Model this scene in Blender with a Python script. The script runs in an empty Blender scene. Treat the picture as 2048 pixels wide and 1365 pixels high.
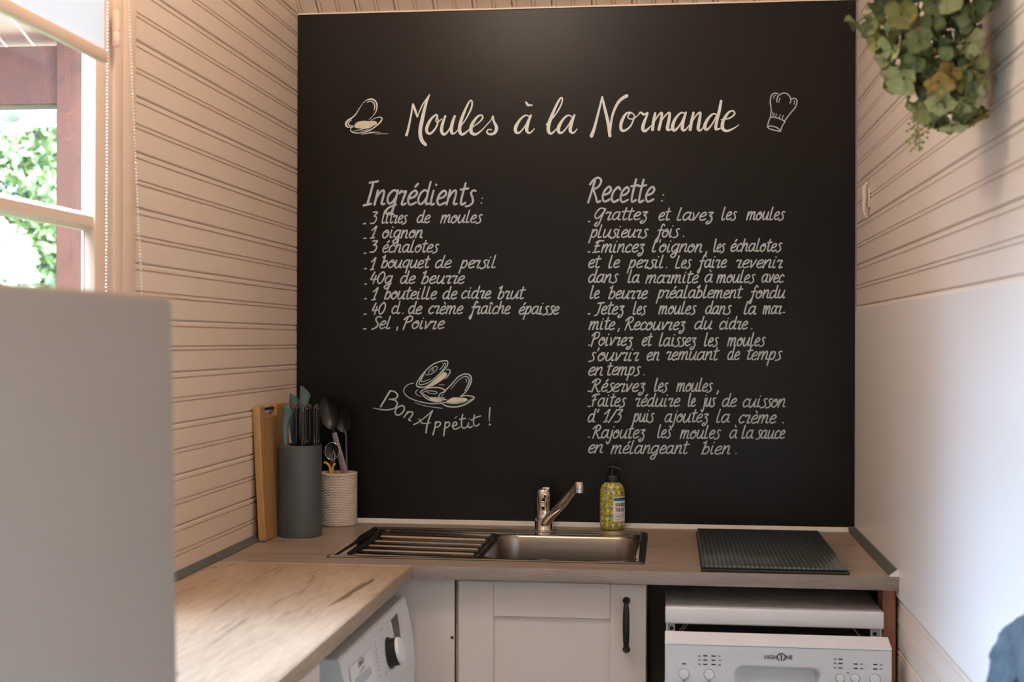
import bpy, bmesh, math, random
from mathutils import Vector, Matrix
random.seed(7)
C = bpy.context.scene.collection
PI = math.pi

# ------------------------------------------------------------------ camera
FPX = 2648.0
PSI = math.radians(6.80)
ROLL = .0029
CAM = Vector((.969, -3.38, 1.371))
FW = Vector((-math.sin(PSI), math.cos(PSI), 0))
R0 = Vector((math.cos(PSI), math.sin(PSI), 0))
U0 = Vector((0, 0, 1))
RT = R0 * math.cos(ROLL) + U0 * math.sin(ROLL)
UP = -R0 * math.sin(ROLL) + U0 * math.cos(ROLL)
cd = bpy.data.cameras.new('camera')
cam = bpy.data.objects.new('camera', cd)
C.objects.link(cam)
cd.sensor_width = 36
cd.lens = FPX / 2048 * 36
cd.clip_start = .05
cam.matrix_world = Matrix(((RT.x, UP.x, -FW.x, CAM.x), (RT.y, UP.y, -FW.y, CAM.y), (RT.z, UP.z, -FW.z, CAM.z), (0, 0, 0, 1)))
cd.dof.use_dof = True
cd.dof.focus_distance = 3.2
cd.dof.aperture_fstop = 5.0
bpy.context.scene.camera = cam

# ------------------------------------------------------------------ world, lights, exposure
sc = bpy.context.scene
sc.view_settings.view_transform = 'Standard'
sc.view_settings.look = 'None'
sc.view_settings.gamma = 1
sc.view_settings.use_curve_mapping = False
sc.view_settings.exposure = 0.15
sc.cycles.max_bounces = 10
sc.cycles.diffuse_bounces = 5
sc.cycles.glossy_bounces = 4
sc.cycles.transmission_bounces = 6
sc.cycles.transparent_max_bounces = 12
sc.cycles.sample_clamp_indirect = 4
sc.cycles.use_denoising = True
w = bpy.data.worlds.new('sky')
sc.world = w
w.use_nodes = True
nt = w.node_tree
bg = nt.nodes['Background']
sky = nt.nodes.new('ShaderNodeTexSky')
sky.sky_type = 'NISHITA'
sky.sun_disc = False
sky.sun_elevation = math.radians(48)
sky.sun_rotation = math.radians(200)
sky.dust_density = 2.5
mixw = nt.nodes.new('ShaderNodeMix')
mixw.data_type = 'RGBA'
mixw.inputs[0].default_value = .55
nt.links.new(sky.outputs[0], mixw.inputs[6])
mixw.inputs[7].default_value = (4.8, 7.0, 9.6, 1)
nt.links.new(mixw.outputs[2], bg.inputs[0])
SKY = 5.8
bg.inputs[1].default_value = SKY

def light(name, kind, loc, energy, color, size=.1, size_y=None, direction=(0, 0, -1), spread=None):
    l = bpy.data.lights.new(name, kind)
    l.energy = energy
    l.color = color
    o = bpy.data.objects.new(name, l)
    C.objects.link(o)
    o.location = loc
    if kind == 'AREA':
        l.shape = 'RECTANGLE' if size_y else 'DISK'
        l.size = size
        if size_y:
            l.size_y = size_y
        if spread:
            l.spread = spread
    elif kind == 'POINT':
        l.shadow_soft_size = size
    elif kind == 'SUN':
        l.angle = size
    o.rotation_euler = Vector(direction).to_track_quat('-Z', 'Y').to_euler()
    return o

sun = light('sun', 'SUN', (-4, 4, 8), 5.0, (1, .95, .86), .02, direction=(-.55, .5, -.9))
WARM = (1.0, .77, .56)
light('pendant_lamp_light', 'POINT', (.44, -1.52, 2.64), 21, WARM, .09)
light('rear_room_lamp_light', 'POINT', (.75, -4.1, 2.7), 7, (1, .82, .66), .12)
light('board_sheen_light', 'AREA', (.62, -1.62, 3.02), 5, (.86, .94, 1.0), .5, .4, direction=(.1, .75, -1))  # cool area light added for the blackboard sheen; no roof window is built
port = light('window_portal', 'AREA', (-.05, -1.63, 1.59), 1, (1, 1, 1), .92, 1.14, direction=(1, 0, 0))
port.data.cycles.is_portal = True
port2 = light('door_portal', 'AREA', (-.05, -4.04, 1.02), 1, (1, 1, 1), 1.0, 1.76, direction=(1, 0, 0))
port2.data.cycles.is_portal = True

# ------------------------------------------------------------------ pixel measurements -> real points on a given plane
def ray(px, py):
    return FW + RT * ((px - 1024) / FPX) + UP * ((682.5 - py) / FPX)
def at(px, py, **k):
    (a, v), = k.items()
    i = 'xyz'.index(a)
    d = ray(px, py)
    return CAM + d * ((v - CAM[i]) / d[i])

# ------------------------------------------------------------------ materials
def srgb(r, g, b):
    f = lambda c: (c / 255 / 12.92) if c / 255 <= .04045 else ((c / 255 + .055) / 1.055) ** 2.4
    return (f(r), f(g), f(b), 1)
def mat(name, col, rough=.5, metal=0, noise=0, nscale=20, bump=0, bscale=60, stretch=(1, 1, 1), coat=0, spec=.5, trans=0):
    m = bpy.data.materials.new(name)
    m.use_nodes = True
    t = m.node_tree
    b = t.nodes['Principled BSDF']
    b.inputs['Base Color'].default_value = col
    b.inputs['Roughness'].default_value = rough
    b.inputs['Metallic'].default_value = metal
    b.inputs['Specular IOR Level'].default_value = spec
    b.inputs['Coat Weight'].default_value = coat
    b.inputs['Coat Roughness'].default_value = .15
    if trans:
        b.inputs['Transmission Weight'].default_value = trans
    tc = t.nodes.new('ShaderNodeTexCoord')
    mp = t.nodes.new('ShaderNodeMapping')
    mp.inputs['Scale'].default_value = stretch
    t.links.new(tc.outputs['Object'], mp.inputs[0])
    n = t.nodes.new('ShaderNodeTexNoise')
    n.inputs['Scale'].default_value = nscale
    n.inputs['Detail'].default_value = 5
    t.links.new(mp.outputs[0], n.inputs[0])
    r = t.nodes.new('ShaderNodeValToRGB')
    c = Vector(col[:3])
    k = max(noise, .02)
    r.color_ramp.elements[0].position = .3
    r.color_ramp.elements[1].position = .7
    r.color_ramp.elements[0].color = (*(c * (1 - k)), 1)
    r.color_ramp.elements[1].color = (*[min(1, x * (1 + k)) for x in c], 1)
    t.links.new(n.outputs['Fac'], r.inputs[0])
    t.links.new(r.outputs[0], b.inputs['Base Color'])
    if bump:
        n2 = t.nodes.new('ShaderNodeTexNoise')
        n2.inputs['Scale'].default_value = bscale
        n2.inputs['Detail'].default_value = 3
        t.links.new(mp.outputs[0], n2.inputs[0])
        bp = t.nodes.new('ShaderNodeBump')
        bp.inputs['Strength'].default_value = bump
        bp.inputs['Distance'].default_value = .002
        t.links.new(n2.outputs['Fac'], bp.inputs['Height'])
        t.links.new(bp.outputs[0], b.inputs['Normal'])
    return m

def wood(name, base, dark, stretch, rough=.45, crack=.5, scale=9):
    """oak laminate: fine grain plus long dark cracks and soft patches, grain along the axis with the small stretch"""
    m = mat(name, base, rough)
    t = m.node_tree
    b = t.nodes['Principled BSDF']
    tc = t.nodes.new('ShaderNodeTexCoord')
    mp = t.nodes.new('ShaderNodeMapping')
    mp.inputs['Scale'].default_value = stretch
    t.links.new(tc.outputs['Object'], mp.inputs[0])
    def nz(sc_, det, dist=0):
        n = t.nodes.new('ShaderNodeTexNoise')
        n.inputs['Scale'].default_value = sc_
        n.inputs['Detail'].default_value = det
        n.inputs['Distortion'].default_value = dist
        t.links.new(mp.outputs[0], n.inputs[0])
        return n
    def ramp(n, stops):
        r = t.nodes.new('ShaderNodeValToRGB')
        for i, (p, c) in enumerate(stops):
            e = r.color_ramp.elements[i] if i < 2 else r.color_ramp.elements.new(p)
            e.position = p
            e.color = c
        t.links.new(n.outputs['Fac'], r.inputs[0])
        return r
    def mult(a, bb, f):
        x = t.nodes.new('ShaderNodeMix')
        x.data_type = 'RGBA'
        x.blend_type = 'MULTIPLY'
        x.inputs[0].default_value = f
        t.links.new(a, x.inputs[6])
        t.links.new(bb, x.inputs[7])
        return x.outputs[2]
    bv, dv = Vector(base[:3]), Vector(dark[:3])
    r1 = ramp(nz(scale * .45, 4, .6), [(.3, (*(bv * .72 + dv * .28), 1)), (.72, (*[min(1, c * 1.12) for c in bv], 1))])
    r2 = ramp(nz(scale * 5, 6, .3), [(.35, (.78, .76, .74, 1)), (.62, (1, 1, 1, 1))])
    r3 = ramp(nz(scale * 1.0, 3, 1.2), [(.325, (.30, .25, .22, 1)), (.40, (1, 1, 1, 1))])
    o = mult(mult(r1.outputs[0], r2.outputs[0], .8), r3.outputs[0], crack)
    t.links.new(o, b.inputs['Base Color'])
    bp = t.nodes.new('ShaderNodeBump')
    bp.inputs['Strength'].default_value = .12
    bp.inputs['Distance'].default_value = .001
    t.links.new(r2.outputs[0], bp.inputs['Height'])
    t.links.new(bp.outputs[0], b.inputs['Normal'])
    return m

M = {}
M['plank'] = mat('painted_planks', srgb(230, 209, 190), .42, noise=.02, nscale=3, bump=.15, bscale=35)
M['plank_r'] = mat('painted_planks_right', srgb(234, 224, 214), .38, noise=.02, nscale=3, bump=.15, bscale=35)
M['sheet'] = mat('white_wall_sheet', srgb(238, 236, 234), .34, noise=.005, nscale=2)
M['plaster'] = mat('plaster', srgb(225, 216, 206), .8, noise=.03)
M['floor'] = mat('floor_tile', srgb(120, 104, 90), .6, noise=.15, nscale=6)
M['trim'] = mat('window_paint', srgb(228, 202, 180), .4, noise=.02)
M['whiteframe'] = mat('white_frame', srgb(240, 240, 238), .4)
M['strip'] = mat('aluminium_strip', srgb(196, 198, 196), .42, metal=.55)
M['greystrip'] = mat('grey_seal_strip', srgb(104, 108, 104), .4, metal=.3)
M['whitestrip'] = mat('white_seal_strip', srgb(222, 222, 216), .4)
M['oak_x'] = wood('oak_laminate_back', srgb(158, 142, 127), srgb(96, 80, 66), (1.0, 9, 9), .36, .6, 4)
M['oak_y'] = wood('oak_laminate_left', srgb(176, 153, 128), srgb(98, 78, 60), (8, 1.15, 8), .46, .9, 2.4)
M['oak_edge'] = wood('oak_edge', srgb(150, 138, 129), srgb(90, 78, 70), (1.2, 12, 12), .45, .2, 8)
M['oak_edge_y'] = wood('oak_edge_left', srgb(172, 150, 128), srgb(96, 80, 68), (12, 1.2, 12), .45, .2, 6)
M['cabinet'] = mat('cabinet_front', srgb(214, 203, 193), .5, noise=.015, nscale=4, bump=.04, bscale=200)
M['dark'] = mat('dark_void', srgb(28, 24, 22), .8)
M['black'] = mat('black_plastic', srgb(20, 20, 21), .38)
M['blackmetal'] = mat('black_iron', srgb(22, 22, 24), .42, metal=.3)
M['steel'] = mat('brushed_steel', srgb(160, 152, 144), .27, metal=1, noise=.05, nscale=30, stretch=(1, 25, 25))
M['rimsteel'] = mat('satin_steel', srgb(214, 208, 200), .12, metal=1)
M['polished'] = mat('polished_steel', srgb(200, 194, 186), .08, metal=1)
M['chrome'] = mat('chrome', srgb(215, 212, 208), .07, metal=1)
M['white'] = mat('appliance_white', srgb(226, 230, 232), .3, noise=.01)
M['whitemat'] = mat('appliance_panel', srgb(216, 221, 224), .42, noise=.01)
M['fridge'] = mat('fridge_grey', srgb(156, 145, 137), .42, noise=.02, nscale=2)
M['greytext'] = mat('grey_print', srgb(120, 126, 132), .6)
M['navy'] = mat('dark_print', srgb(24, 34, 44), .5)
M['redwood'] = wood('reddish_wood', srgb(168, 112, 84), srgb(96, 54, 36), (10, 10, 1.2), .55, .3, 4)
M['porch'] = wood('stained_timber', srgb(82, 40, 20), srgb(40, 20, 10), (5, 5, 5), .6, .4, 3)
M['bamboo'] = wood('bamboo', srgb(176, 134, 86), srgb(112, 76, 42), (16, 16, 1.5), .5, .35, 4)
M['slate'] = mat('slate_plastic', srgb(74, 79, 82), .42, noise=.03, nscale=40, bump=.05, bscale=300)
M['green'] = mat('green_grey_handle', srgb(84, 104, 102), .5)
M['crock'] = mat('cream_ceramic', srgb(206, 194, 182), .5)
M['mauve'] = mat('mauve_handle', srgb(128, 116, 116), .5)
M['yellow'] = mat('yellow_plastic', srgb(214, 160, 24), .4)
M['wire'] = mat('wire', srgb(190, 184, 176), .25, metal=1)
M['title'] = mat('title_paint', srgb(226, 229, 226), .6, noise=.05, nscale=60)
M['chalk'] = mat('lettering_paint', srgb(180, 191, 196), .6, noise=.08, nscale=60)
M['cream'] = mat('cream_paint', srgb(214, 208, 184), .6, noise=.10, nscale=70)
M['denim'] = mat('denim', srgb(76, 92, 104), .95, noise=.35, nscale=26, bump=.5, bscale=300)
M['lining'] = mat('dark_lining', srgb(26, 20, 20), .9)
M['stem'] = mat('dry_stem', srgb(96, 88, 46), .7)
M['grass'] = mat('grass', srgb(66, 86, 46), .9, noise=.3, nscale=5)
M['bark'] = mat('bark', srgb(70, 60, 50), .9, noise=.2)
M['gutter'] = mat('white_gutter', srgb(190, 188, 168), .4)
M['ppl'] = mat('porch_planks', srgb(196, 146, 120), .6)
for nm, c in (('leaf_a', (74, 84, 36)), ('leaf_b', (88, 98, 56)), ('leaf_c', (134, 138, 104))):
    m = mat(nm, srgb(*c), .6, noise=.35, nscale=2.5)
    M[nm] = m
for i, c in enumerate(((134, 128, 66), (146, 144, 84), (166, 170, 116), (178, 176, 130), (172, 144, 76), (116, 124, 80))):
    m = mat('sepal_%d' % i, srgb(*c), .65, noise=.22, nscale=55)
    m.node_tree.nodes['Principled BSDF'].inputs['Subsurface Weight'].default_value = 0
    M['sepal_%d' % i] = m

# blackboard
def board_mat():
    m = mat('blackboard_paint', srgb(15, 14, 13), .30, noise=.10, nscale=3, spec=.24)
    t = m.node_tree
    b = t.nodes['Principled BSDF']
    tc = t.nodes.new('ShaderNodeTexCoord')
    hs = []
    for st in ((400, 60, 900), (900, 60, 300)):
        mp = t.nodes.new('ShaderNodeMapping')
        mp.inputs['Scale'].default_value = st
        t.links.new(tc.outputs['Object'], mp.inputs[0])
        n = t.nodes.new('ShaderNodeTexNoise')
        n.inputs['Scale'].default_value = 1
        n.inputs['Detail'].default_value = 1
        t.links.new(mp.outputs[0], n.inputs[0])
        hs.append(n)
    a = t.nodes.new('ShaderNodeMath')
    t.links.new(hs[0].outputs['Fac'], a.inputs[0])
    t.links.new(hs[1].outputs['Fac'], a.inputs[1])
    bp = t.nodes.new('ShaderNodeBump')
    bp.inputs['Strength'].default_value = .2
    bp.inputs['Distance'].default_value = .0006
    t.links.new(a.outputs[0], bp.inputs['Height'])
    t.links.new(bp.outputs[0], b.inputs['Normal'])
    return m
M['board'] = board_mat()

def glass_mat(name, tint=(.96, .98, 1, 1), gl=.03):
    m = bpy.data.materials.new(name)
    m.use_nodes = True
    t = m.node_tree
    t.nodes.remove(t.nodes['Principled BSDF'])
    out = t.nodes['Material Output']
    tr = t.nodes.new('ShaderNodeBsdfTransparent')
    tr.inputs[0].default_value = tint
    g = t.nodes.new('ShaderNodeBsdfGlossy')
    g.inputs['Roughness'].default_value = .02
    mx = t.nodes.new('ShaderNodeMixShader')
    mx.inputs[0].default_value = gl
    t.links.new(tr.outputs[0], mx.inputs[1])
    t.links.new(g.outputs[0], mx.inputs[2])
    t.links.new(mx.outputs[0], out.inputs[0])
    return m
M['glass'] = glass_mat('window_glass')

def blind_mat():
    m = bpy.data.materials.new('blind_fabric')
    m.use_nodes = True
    t = m.node_tree
    t.nodes.remove(t.nodes['Principled BSDF'])
    d = t.nodes.new('ShaderNodeBsdfDiffuse')
    d.inputs[0].default_value = (.86, .86, .88, 1)
    tr = t.nodes.new('ShaderNodeBsdfTranslucent')
    tr.inputs[0].default_value = (.86, .86, .86, 1)
    mx = t.nodes.new('ShaderNodeMixShader')
    mx.inputs[0].default_value = .55
    t.links.new(d.outputs[0], mx.inputs[1])
    t.links.new(tr.outputs[0], mx.inputs[2])
    t.links.new(mx.outputs[0], t.nodes['Material Output'].inputs[0])
    return m
M['blind'] = blind_mat()

def lemon_mat():
    m = mat('lemon_print', srgb(150, 160, 110), .3)
    t = m.node_tree
    b = t.nodes['Principled BSDF']
    tc = t.nodes.new('ShaderNodeTexCoord')
    mp = t.nodes.new('ShaderNodeMapping')
    mp.inputs['Scale'].default_value = (1, 1, 1)
    t.links.new(tc.outputs['UV'], mp.inputs[0])
    def vor(scale, rnd, off):
        mp2 = t.nodes.new('ShaderNodeMapping')
        mp2.inputs['Location'].default_value = off
        t.links.new(tc.outputs['UV'], mp2.inputs[0])
        v = t.nodes.new('ShaderNodeTexVoronoi')
        v.voronoi_dimensions = '2D'
        v.inputs['Scale'].default_value = scale
        v.inputs['Randomness'].default_value = rnd
        t.links.new(mp2.outputs[0], v.inputs[0])
        return v
    def step(v, lo, hi):
        r = t.nodes.new('ShaderNodeMapRange')
        r.inputs[1].default_value = lo
        r.inputs[2].default_value = hi
        r.inputs[3].default_value = 1
        r.inputs[4].default_value = 0
        t.links.new(v.outputs['Distance'], r.inputs[0])
        return r.outputs[0]
    def mix(f, a, bb):
        x = t.nodes.new('ShaderNodeMix')
        x.data_type = 'RGBA'
        t.links.new(f, x.inputs[0])
        if isinstance(a, tuple):
            x.inputs[6].default_value = a
        else:
            t.links.new(a, x.inputs[6])
        if isinstance(bb, tuple):
            x.inputs[7].default_value = bb
        else:
            t.links.new(bb, x.inputs[7])
        return x.outputs[2]
    v1 = vor(90, .45, (0, 0, 0))
    v2 = vor(62, .3, (.013, .009, 0))
    v3 = vor(75, .6, (.02, .03, 0))
    c = mix(step(v1, .40, .46), srgb(120, 142, 118), srgb(176, 160, 44))
    c = mix(step(v2, .30, .36), c, srgb(196, 188, 84))
    c = mix(step(v2, .20, .24), c, srgb(206, 200, 124))
    c = mix(step(v3, .13, .17), c, srgb(24, 74, 60))
    t.links.new(c, b.inputs['Base Color'])
    b.inputs['Coat Weight'].default_value = .5
    return m
M['lemon'] = lemon_mat()

def darkglass():
    m = mat('ribbed_dark_glass', srgb(66, 76, 76), .22, coat=.5)
    t = m.node_tree
    b = t.nodes['Principled BSDF']
    tc = t.nodes.new('ShaderNodeTexCoord')
    mp = t.nodes.new('ShaderNodeMapping')
    mp.inputs['Rotation'].default_value = (0, 0, .0)
    t.links.new(tc.outputs['Object'], mp.inputs[0])
    wv = t.nodes.new('ShaderNodeTexWave')
    wv.inputs['Scale'].default_value = 34
    wv.inputs['Distortion'].default_value = .6
    wv.inputs['Detail'].default_value = 2
    t.links.new(mp.outputs[0], wv.inputs[0])
    r = t.nodes.new('ShaderNodeValToRGB')
    r.color_ramp.elements[0].color = srgb(50, 58, 57)
    r.color_ramp.elements[1].color = srgb(82, 92, 90)
    t.links.new(wv.outputs['Fac'], r.inputs[0])
    t.links.new(r.outputs[0], b.inputs['Base Color'])
    bp = t.nodes.new('ShaderNodeBump')
    bp.inputs['Strength'].default_value = .3
    bp.inputs['Distance'].default_value = .001
    t.links.new(wv.outputs['Fac'], bp.inputs['Height'])
    t.links.new(bp.outputs[0], b.inputs['Normal'])
    return m
M['darkglass'] = darkglass()

# ------------------------------------------------------------------ object helpers
def empty(name, loc=(0, 0, 0), label=None, cat=None, group=None, kind=None):
    o = bpy.data.objects.new(name, None)
    o.empty_display_size = .05
    C.objects.link(o)
    o.location = loc
    return tag(o, label, cat, group, kind)
def tag(o, label=None, cat=None, group=None, kind=None):
    if label: o['label'] = label
    if cat: o['category'] = cat
    if group: o['group'] = group
    if kind: o['kind'] = kind
    return o
def wloc(o):
    v = Vector((0, 0, 0))
    while o:
        v += o.location
        o = o.parent
    return v

class MB:
    """collects shapes given in world coordinates and links them as one mesh object"""
    def __init__(s):
        s.v = []; s.f = []; s.uv = None
    def add(s, vs, fs):
        n = len(s.v)
        s.v += [Vector(p) for p in vs]
        s.f += [tuple(i + n for i in f) for f in fs]
        return s
    def box(s, x0, x1, y0, y1, z0, z1):
        vs = [(x, y, z) for x in (x0, x1) for y in (y0, y1) for z in (z0, z1)]
        return s.add(vs, [(0, 1, 3, 2), (4, 6, 7, 5), (0, 4, 5, 1), (2, 3, 7, 6), (0, 2, 6, 4), (1, 5, 7, 3)])
    def rbox(s, x0, x1, y0, y1, z0, z1, r=.003, seg=2):
        bm = bmesh.new()
        bmesh.ops.create_cube(bm, size=1)
        for v in bm.verts:
            v.co = Vector(((x0 + x1) / 2 + v.co.x * (x1 - x0), (y0 + y1) / 2 + v.co.y * (y1 - y0), (z0 + z1) / 2 + v.co.z * (z1 - z0)))
        bmesh.ops.bevel(bm, geom=bm.edges[:], offset=r, segments=seg, profile=.5, affect='EDGES')
        bm.verts.index_update()
        s.add([v.co.copy() for v in bm.verts], [tuple(v.index for v in f.verts) for f in bm.faces])
        bm.free()
        return s
    def lathe(s, prof, c=(0, 0, 0), n=32, axis=(0, 0, 1), sx=1, sy=1, cap=True):
        a = Vector(axis).normalized()
        q = Vector((0, 0, 1)).rotation_difference(a)
        c = Vector(c)
        vs = []
        for r, z in prof:
            for i in range(n):
                t = 2 * PI * i / n
                vs.append(c + q @ Vector((r * sx * math.cos(t), r * sy * math.sin(t), z)))
        fs = []
        for k in range(len(prof) - 1):
            for i in range(n):
                j = (i + 1) % n
                fs.append((k * n + i, k * n + j, (k + 1) * n + j, (k + 1) * n + i))
        if cap:
            if prof[0][0] > 1e-6: fs.append(tuple(range(n - 1, -1, -1)))
            if prof[-1][0] > 1e-6: fs.append(tuple((len(prof) - 1) * n + i for i in range(n)))
        return s.add(vs, fs)
    def tube(s, pts, r, n=8, flat=1.0, up=None):
        """tube along pts; r is a number or one per point; flat squashes one axis"""
        pts = [Vector(p) for p in pts]
        rs = r if isinstance(r, (list, tuple)) else [r] * len(pts)
        vs = []; fs = []
        ref = Vector(up) if up else None
        for i, p in enumerate(pts):
            d = (pts[min(i + 1, len(pts) - 1)] - pts[max(i - 1, 0)]).normalized()
            u = ref if ref is not None else (Vector((0, 0, 1)) if abs(d.z) < .9 else Vector((1, 0, 0)))
            a = d.cross(u).normalized()
            b = a.cross(d).normalized()
            if ref is None: ref = b
            else: ref = b
            for k in range(n):
                t = 2 * PI * k / n
                vs.append(p + a * rs[i] * math.cos(t) + b * rs[i] * flat * math.sin(t))
        for i in range(len(pts) - 1):
            for k in range(n):
                j = (k + 1) % n
                fs.append((i * n + k, i * n + j, (i + 1) * n + j, (i + 1) * n + k))
        fs.append(tuple(range(n - 1, -1, -1)))
        fs.append(tuple((len(pts) - 1) * n + k for k in range(n)))
        return s.add(vs, fs)
    def sphere(s, c, r, n=10, sz=1):
        prof = [(max(1e-7, r * math.sin(PI * k / n)), -r * sz * math.cos(PI * k / n)) for k in range(n + 1)]
        return s.lathe(prof, c, n * 2 if n > 5 else 8, cap=False)
    def prism(s, poly, axis, a, b):
        """poly: 2D outline in the other two axes (cyclic order), extruded from a to b"""
        i = 'xyz'.index(axis)
        def P(p, t):
            q = [0, 0, 0]
            q[i] = t
            oth = [k for k in range(3) if k != i]
            q[oth[0]], q[oth[1]] = p
            return q
        n = len(poly)
        vs = [P(p, a) for p in poly] + [P(p, b) for p in poly]
        fs = [tuple(range(n)), tuple(range(2 * n - 1, n - 1, -1))] + [(k, k + n, (k + 1) % n + n, (k + 1) % n) for k in range(n)]
        return s.add(vs, fs)
    def rot(s, m, about=(0, 0, 0)):
        about = Vector(about)
        s.v = [about + m @ (p - about) for p in s.v]
        return s
    def build(s, name, material, parent=None, smooth=False, ang=35, fix=True):
        o0 = wloc(parent) if parent else Vector((0, 0, 0))
        me = bpy.data.meshes.new(name)
        me.from_pydata([tuple(p - o0) for p in s.v], [], s.f)
        if fix:
            bm = bmesh.new()
            bm.from_mesh(me)
            bmesh.ops.recalc_face_normals(bm, faces=bm.faces[:])
            bm.to_mesh(me)
            bm.free()
        me.materials.append(material)
        if smooth:
            me.shade_smooth()
            if ang:
                me.set_sharp_from_angle(angle=math.radians(ang))
        o = bpy.data.objects.new(name, me)
        C.objects.link(o)
        if parent: o.parent = parent
        return o

def single(name, mb, material, label, cat, group=None, smooth=False, kind=None, ang=35):
    return tag(mb.build(name, material, None, smooth, ang), label, cat, group, kind)

def text_mesh(txt, size, bold=0, font_w=1.0):
    cu = bpy.data.curves.new('t', 'FONT')
    cu.body = txt
    cu.size = size
    cu.offset = bold
    cu.align_x = 'LEFT'
    cu.resolution_u = 3
    ob = bpy.data.objects.new('t', cu)
    C.objects.link(ob)
    dg = bpy.context.evaluated_depsgraph_get()
    me = bpy.data.meshes.new_from_object(ob.evaluated_get(dg))
    vs = [v.co.copy() for v in me.vertices]
    fs = [tuple(p.vertices) for p in me.polygons]
    bpy.data.objects.remove(ob)
    xs = [v.x for v in vs]; ys = [v.y for v in vs]
    return vs, fs, min(xs), max(xs), min(ys), max(ys)
def text_on(mb, txt, fn, width, height, bold=0):
    """lay text in a box width x height; fn(u,v) gives the point in space"""
    vs, fs, x0, x1, y0, y1 = text_mesh(txt, 1, bold)
    mb.add([fn((v.x - x0) / (x1 - x0) * width, (v.y - y0) / (y1 - y0) * height) for v in vs], fs)
    return mb

# ------------------------------------------------------------------ the room shell
WX = 1.431            # face of the right-hand planks
PITCH = .102
TAN = math.tan(math.radians(35))
ROOM_Y = -4.9
def plank_profile(t=.006):
    return [(0, -t), (0, -.0018), (.0016, 0), (.0392, 0), (.0400, -.0040), (.0420, -.0040), (.0428, 0),
            (.0476, 0), (.0484, -.0040), (.0505, -.0040), (.0513, 0), (.0868, 0), (.0876, -.0040), (.0896, -.0040), (.0904, 0),
            (.0968, 0), (.0985, -.0018), (.0985, -t)]
def plank_mesh(name, material):
    """unit length along +y, height along z, face at x=0 looking to +x"""
    pr = plank_profile()
    n = len(pr)
    vs = [(d, 0, z) for z, d in pr] + [(d, 1, z) for z, d in pr]
    fs = [(k, k + n, (k + 1) % n + n, (k + 1) % n) for k in range(n)] + [tuple(range(n)), tuple(range(2 * n - 1, n - 1, -1))]
    me = bpy.data.meshes.new(name)
    me.from_pydata(vs, [], fs)
    bm = bmesh.new(); bm.from_mesh(me)
    bmesh.ops.recalc_face_normals(bm, faces=bm.faces[:])
    bm.to_mesh(me); bm.free()
    me.materials.append(material)
    return me
pm_l = plank_mesh('plank', M['plank'])
pm_r = plank_mesh('plank_right', M['plank_r'])
def put_plank(parent, me, loc, length, flip=False, rot=None, jitter=0):
    o = bpy.data.objects.new('plank', me)
    C.objects.link(o)
    o.parent = parent
    o.location = Vector(loc) - wloc(parent)
    if rot: o.rotation_euler = rot
    o.scale = (-1 if flip else 1, length, 1)
    return o

W_Y0, W_Y1, W_Z0, W_Z1 = -2.09, -1.175, 1.02, 2.16      # window opening in the left wall
D_Y0, D_Y1, D_Z1 = -4.66, -3.42, 1.96                     # opening for the added daylight door behind the camera
def wall_side(name, x0, x1, hole, z_joint, px, me, flip):
    mb = MB()
    ridge = 2.222 + 2.45 * TAN
    prof_top = [(0, 2.222), (-2.45, ridge), (ROOM_Y, 2.222)]
    if hole:
        # four pieces round the opening
        mb.box(x0, x1, ROOM_Y, D_Y0, 0, 2.2)
        mb.box(x0, x1, D_Y0, D_Y1, D_Z1, 2.2)
        mb.box(x0, x1, D_Y1, W_Y0, 0, 2.2)
        mb.box(x0, x1, W_Y1, 0, 0, 2.2)
        mb.box(x0, x1, W_Y0, W_Y1, 0, W_Z0)
        mb.box(x0, x1, W_Y0, W_Y1, W_Z1, 2.2)
    else:
        mb.box(x0, x1, ROOM_Y, 0, 0, 2.2)
    mb.prism([(0, 2.2), (0, 2.222), (-2.45, ridge), (ROOM_Y, 2.222), (ROOM_Y, 2.2)], 'x', x0, x1)
    wobj = tag(mb.build(name, M['plaster'], None), None, None, None, 'structure')
    k0 = int(math.floor((z_joint - 0.0) / PITCH))
    z = z_joint - k0 * PITCH
    while z < ridge - .1:
        ys = 0 if z < 2.222 - .03 else -(z - 2.222 + .002) / TAN
        ye = ROOM_Y if z < 2.222 - .03 else ROOM_Y - ys
        if ys < ye + .2: break
        seg = [(ye, ys)]
        if hole and z + PITCH > W_Z0 and z < W_Z1:
            seg = [(ye, W_Y0 - .02), (W_Y1 + .02, ys)]
        if hole and z < D_Z1:
            a_, b_ = seg[0]
            seg = [(a_, D_Y0 - .01), (D_Y1 + .01, b_)] + seg[1:]
        for a, b in seg:
            if b - a > .03:
                put_plank(wobj, me, (px, a, z), b - a, flip)
        z += PITCH
    return wobj
wall_left = wall_side('wall_left', -.046, -.006, True, 1.6152, 0.0, pm_l, False)
wall_right = wall_side('wall_right', WX + .006, WX + .12, False, 1.6662, WX, pm_r, True)
tag(MB().box(-.12, WX + .12, .0, .1, 0, 2.26).build('wall_back', M['plaster']), kind='structure')
tag(MB().box(-.12, WX + .12, ROOM_Y - .1, ROOM_Y, 0, 2.26).build('wall_rear', M['plaster']), kind='structure')
tag(MB().box(-.12, WX + .12, ROOM_Y - .1, .1, -.06, 0).build('floor', M['floor']), kind='structure')
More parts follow.
